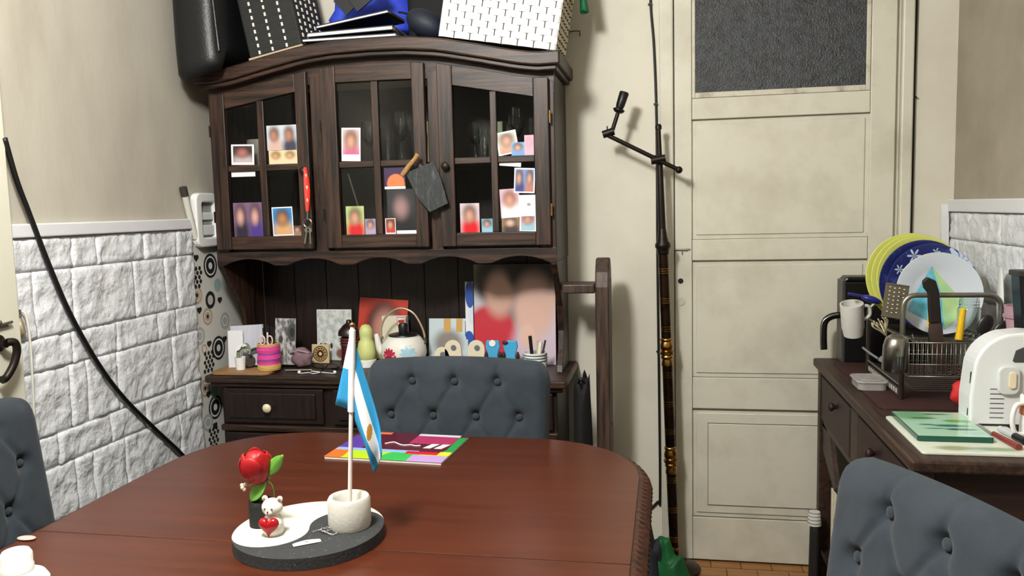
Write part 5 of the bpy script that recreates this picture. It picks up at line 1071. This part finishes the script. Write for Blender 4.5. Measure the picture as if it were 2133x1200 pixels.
def tri(t, T, R):
    hz = lambda r: interp([(0, .0026), (R * .55, .0030), (R * .62, .0074), (R * .95, .0214), (R, .022)], r)
    for nm, m_, q in (('cyan_print', mat('print_cyan', (86, 168, 196), .35, var=(120, 196, 214), vscale=30), ((-.016, .086), (-.094, -.05), (.012, -.112), (.012, .0))), ('green_print', mat('print_green', (150, 196, 150), .35, var=(186, 206, 130), vscale=14), ((-.016, .086), (.012, .0), (.012, -.112), (.088, -.045)))):
        a, b, c, d = [Vector(p) for p in q]
        def fn(u, v):
            p = (a * (1 - u) + d * u) * (1 - v) + (b * (1 - u) + c * u) * v; return tuple(T @ Vector((p.x, p.y, hz(p.length))))
        g = G(); g.grid(10, 12, fn); g.uv = {}; g.build(nm, m_, t, smooth='all')
plate('white plate with a cyan triangle print in front of the blue plates', .828, 2.735, 1.152, .128, mwp, .17, .04, None, tri)
# glass jar, bowls, jug behind the toaster
t = thing('glass_jar', 'clear glass jar with a grooved neck lying in the dish rack', 'jar', (.885, 2.63, 1.036))
g = G(); g.lathe([(0, 0), (.03, 0), (.032, .01), (.032, .08), (.026, .09), (.028, .094), (.026, .098), (.028, .102), (.026, .106), (.026, .118), (.023, .118), (.023, .09), (.029, .08), (.028, .008), (0, .006)], seg=24); g.build('jar_body', m_glassware, t, smooth=True)
t = thing('white_platter', 'large white platter leaning on the stone clad wall', 'platter', (.993, 2.70, ZS + .194), (0, 0, 1.28))
g = G(); g.lathe([(0, -.004), (.10, -.004), (.165, .012), (.168, .016), (.10, .002), (0, .002)], seg=40, T=Rx(PI / 2 - .08)); g.v = [(x * .6, y * .6, z * 1.15) for x, y, z in g.v]; g.build('dish', mat('platter_white', (226, 226, 222), .3), t, smooth=True)
t = thing('pink_tub', 'translucent pink plastic tub behind the white toaster', 'tub', (.988, 2.518, ZS))
g = G(); g.lathe([(0, 0), (.034, 0), (.046, .28), (.049, .29), (.043, .29), (.032, .01), (0, .01)], seg=26); g.build('tub_body', mat('tub_pink', (186, 150, 160), .4), t, smooth=True)
g = G(); g.lathe([(.0445, .255), (.05, .257), (.05, .265), (.0447, .268)], seg=26); g.build('tub_rim', mat('tub_rim', (160, 130, 146), .4), t, smooth=True)
t = thing('black_jug', 'black tapered container standing behind the white toaster', 'container', (.972, 2.405, ZS))
g = G(); vs = []
for z, a in ((0, .018), (.39, .052)): vs += [(-a, -.03, z), (a * .6, -.03, z), (a * .6, .03, z), (-a, .03, z)]
g.add(vs, [(3, 2, 1, 0), (4, 5, 6, 7), (0, 1, 5, 4), (1, 2, 6, 5), (2, 3, 7, 6), (3, 0, 4, 7)]); g.build('jug_body', mat('jug_black', (20, 22, 28), .3), t, bevel=.004)
g = G(); g.box(-.056, .034, -.034, .034, .385, .40); g.build('jug_lid', mat('jug_lid', (44, 42, 40), .5), t, bevel=.003)
# toaster
t = thing('toaster', 'white rounded toaster with a cream lever and vent slots', 'toaster', (.905, 2.315, ZS))
pts = [(-.132, .012), (-.122, .0), (.115, .0), (.115, .245), (.0, .252)] + [(-.02 + .105 * math.cos(a), .147 + .103 * math.sin(a)) for a in lins(PI / 2 + .25, PI - .05, 9)] + [(-.132, .08)]
g = G(); g.prism(pts, 'y', -.045, .045); g.build('toaster_body', mat('toaster_white', (222, 226, 228), .3), t, bevel=.012, seg=4)
g = G(); g.prism([(-.133, .03), (-.127, .03), (-.121, .145), (-.127, .145)], 'y', -.032, -.026); g.build('side_slit', m_black, t)
g = G(); g.prism([(x - .044, z + .128) for x, z in rrect(.052, .075, .018)], 'y', -.056, -.044); g.build('lever_pad', mat('toaster_pad', (206, 210, 210), .35), t, bevel=.004)
g = G(); g.prism([(x - .038, z + .13) for x, z in rrect(.018, .044, .008)], 'y', -.061, -.056); g.build('lever_key', m_cream, t, bevel=.002)
for k in range(7): g = G(); g.box(-.085 + .001 * k * 0, -.052, -.0462, -.0445, .028 + k * .0125, .0295 + k * .0125); g.build('vent_slot', mat('slot_dark', (40, 40, 40)), t)
g = G(); g.prism([(-.035, .178), (-.028, .205), (-.005, .216), (.114, .218), (.114, .176), (-.03, .174)], 'y', -.0465, -.0445); g.build('carry_recess', mat('recess_grey', (66, 70, 72), .35), t, bevel=.0008)
g = G(); g.box(-.11, .115, -.0463, -.0445, .004, .012); g.build('foot_strip', mat('slot_dark', (40, 40, 40)), t)
# boards, knife and marker, cup
t = thing('white_board', 'white cutting board with faded leaf print under the green glass board', 'cutting board', (.725, 2.185, ZS))
G().prism([(x, y) for x, y in rrect(.275, .335, .01)], 'z', 0, .006).build('board_slab', mat('board_white', (214, 218, 206), .45), t, bevel=.001)
g = G(); g.grid(1, 1, lambda u, v: ((u - .5) * .265, (v - .5) * .325, .0063)); g.build('board_print', paint((214, 220, 206), [('e', .3, .1, .16, .06, (150, 156, 120), .5), ('e', .62, .1, .2, .05, (140, 164, 130), .5), ('e', .45, .05, .1, .03, (180, 196, 190), .4)], .35), t)
t = thing('glass_board', 'green tempered glass board with leaf shapes', 'cutting board', (.688, 2.228, ZS + .0068))
G().prism([(x, y) for x, y in rrect(.172, .245, .006)], 'z', 0, .013).build('glass_slab', mat('board_glass', (22, 74, 60), .1), t, bevel=.0015)
gl_ = [('e', .2, .85, .3, .2, (120, 170, 130), .5), ('e', .35, .72, .2, .03, (70, 120, 80), .4), ('e', .6, .9, .2, .03, (96, 110, 90), .4), ('e', .8, .62, .2, .06, (96, 166, 84), .3), ('e', .62, .42, .26, .05, (52, 120, 110), .35), ('e', .7, .28, .22, .04, (34, 92, 82), .35), ('e', .3, .45, .12, .03, (70, 130, 124), .4), ('e', .35, .3, .15, .02, (60, 120, 110), .4), ('e', .82, .15, .14, .06, (150, 190, 186), .4)]
g = G(); g.grid(1, 1, lambda u, v: ((u - .5) * .168, (v - .5) * .241, .0136)); g.build('glass_print', paint((168, 206, 182), gl_, .12), t)
t = thing('red_knife', 'small knife with a red handle on the white cutting board', 'knife', (.80, 2.115, ZS + .0075), (0, 0, 0))
g = G(); g.tube([(-.005, .055, .006), (.008, -.062, .006)], [.006, .008], 8); g.build('handle', mat('handle_red', (126, 48, 40), .45), t, smooth=True)
g = G(); g.box(-.014, -.002, .055, .15, .002, .0035); g.build('blade', m_chrome, t)
t = thing('marker_pen', 'clear marker with a black cap beside the red knife', 'marker', (.832, 2.14, ZS + .0075))
g = G(); g.tube([(-.008, .07, .008), (0, .0, .008)], .008, 10); g.build('barrel', mat('marker_clear', (186, 188, 196), .3), t, smooth=True)
g = G(); g.tube([(0, .0, .008), (.006, -.045, .008)], .0095, 10); g.build('cap', m_black, t, smooth=True)
t = thing('lidded_mug', 'white mug with an orange band in front of the toaster', 'mug', (.90, 2.185, ZS))
g = G(); g.lathe([(0, 0), (.036, 0), (.04, .01), (.04, .105), (.036, .11), (.034, .105), (.034, .01), (0, .008)], seg=26); g.build('mug_body', m_white, t, smooth=True)
g = G(); g.lathe([(.0402, .06), (.0412, .062), (.0412, .088), (.0402, .09)], seg=26); g.build('mug_band', mat('band_orange', (186, 104, 66), .5), t, smooth=True)
g = G(); g.tube(spline([(-.036, -.01, .09), (-.058, -.018, .085), (-.066, -.02, .05), (-.058, -.018, .018), (-.036, -.01, .012)]), .006, 8); g.build('mug_handle', m_white, t, smooth='all')
t = thing('clear_container', 'clear plastic food container with a lid before the dish rack', 'container', (.632, 2.735, ZM))
mcl = mat('clear_plastic', (206, 202, 200), .15, alpha=.45)
G().prism([(x, y) for x, y in rrect(.085, .12, .02)], 'z', 0, .024).build('container_box', mcl, t, bevel=.002)
G().prism([(x, y) for x, y in rrect(.096, .132, .022)], 'z', .0242, .030).build('container_lid', mcl, t, bevel=.002)
G().prism([(x, y) for x, y in rrect(.066, .10, .018)], 'z', .0302, .033).build('lid_panel', mcl, t, bevel=.001)
t = thing('red_cloth', 'crumpled red cloth under the dish rack beside the toaster', 'cloth', (.835, 2.475, ZM))
g = G(); g.ball((0, 0, .04), (.045, .03, .042), 20); g.v = [(x + .004 * math.sin(z * 160), y + .004 * math.sin(x * 180), max(0, z)) for x, y, z in g.v]; g.build('cloth_fold', mat('cloth_red', (190, 34, 36), .7), t, smooth='all')
